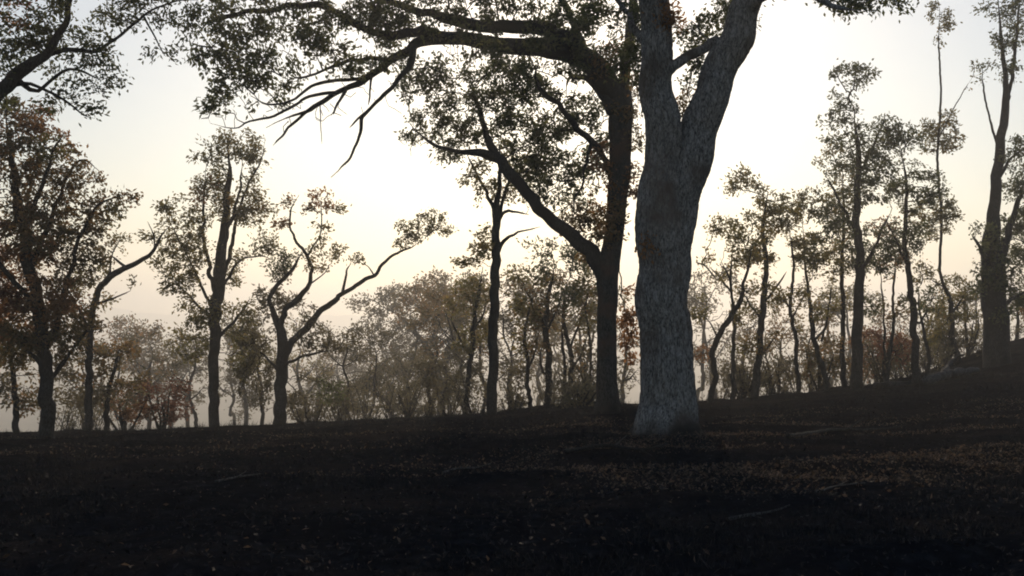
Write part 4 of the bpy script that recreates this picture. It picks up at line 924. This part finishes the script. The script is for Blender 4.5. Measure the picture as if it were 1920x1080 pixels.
def GP(px, py):
    """the spot of ground seen at a place in the photograph"""
    for Y in np.arange(4.5, 48, .05):
        x = (px - 960) / F * Y
        z = float(ground_z(x, Y))
        if HZ - (z - EYE) * F / Y <= py: return x, Y
    return x, Y
PALE = bark_mat('bark_ash', (0.06, 0.06, 0.063), (0.12, 0.12, 0.125), (0.02, 0.02, 0.02), .5, 1.5)
def gl(*pp): return [(*GP(px, py), z) for px, py, z in pp]
fallen('fallen_log', 'pale grey fallen log lying beside the dark tapering trunk on the crest', gl((1738, 722, .16), (1775, 714, .2), (1830, 704, .2)), .17, .10, PALE, 3.3, 'log', None,
       [gl((1770, 715, .25), (1785, 708, .55), (1806, 703, .7))])
fallen('fallen_log', 'shorter ash grey log lying left of the dark tapering trunk', gl((1640, 730, .1), (1670, 727, .12), (1705, 724, .1)), .11, .08, PALE, 5.1, 'log', None)
fallen('fallen_branch', 'small ash grey stick on the dark slope below the forked tree', gl((405, 905, .01), (440, 900, .03), (490, 892, .02)), .016, .008, PALE, 6.1, twigs=[gl((445, 899, .03), (462, 890, .04))])
fallen('fallen_branch', 'thin crooked stick lying on black ground below the straight thin stem', gl((830, 888, .01), (858, 882, .03), (890, 880, .02), (920, 874, .03)), .014, .007, PALE, 7.7)
fallen('fallen_branch', 'charred branch lying crosswise in front of the massive grey trunk', gl((1060, 852, .03), (1130, 846, .06), (1210, 850, .05), (1250, 846, .1)), .035, .015, BARK_DARK, 8.3, twigs=[gl((1150, 847, .06), (1175, 836, .15)), gl((1200, 850, .05), (1222, 862, .05))])
fallen('fallen_branch', 'thin grey branch on the near ground below the massive grey trunk', gl((1362, 980, .02), (1400, 976, .04), (1450, 966, .03), (1480, 960, .06)), .016, .007, PALE, 9.1, twigs=[gl((1410, 975, .04), (1430, 980, .03))])
fallen('fallen_branch', 'forked ashen twig on the dark ground toward the lower right', gl((1530, 925, .01), (1572, 918, .03), (1622, 912, .02)), .014, .007, PALE, 10.4, twigs=[gl((1570, 918, .03), (1590, 908, .03))])
fallen('fallen_branch', 'long blackened branch among the brown leaves below the stout straight trunk', gl((1480, 822, .03), (1560, 815, .08), (1650, 812, .06), (1700, 806, .1)), .04, .015, BARK_DARK, 11.9, twigs=[gl((1590, 814, .08), (1620, 803, .2))])

# ------------------------------------------------------------------ smoke haze
hm, hnt, hout = new_mat('smoke_haze')
hv = hnt.nodes.new('ShaderNodeVolumePrincipled')
hv.inputs['Color'].default_value = (0.98, 0.97, 0.95, 1)
hv.inputs['Density'].default_value = 0.0013
hv.inputs['Anisotropy'].default_value = 0.6
hnt.links.new(hv.outputs[0], hout.inputs['Volume'])
X0, X1, Y0, Y1, Z0, Z1 = -2300, 2300, -90, 3300, -110, 75
hvx = np.array([(x, y, z) for x in (X0, X1) for y in (Y0, Y1) for z in (Z0, Z1)], float)
hz = mesh_obj('haze', hvx, np.array([(0, 1, 3, 2), (4, 6, 7, 5), (0, 4, 5, 1), (2, 3, 7, 6), (0, 2, 6, 4), (1, 5, 7, 3)]), hm, smooth=False, kind='stuff')
hz['label'] = 'thin smoke haze hanging over the whole valley'
hz['category'] = 'haze'
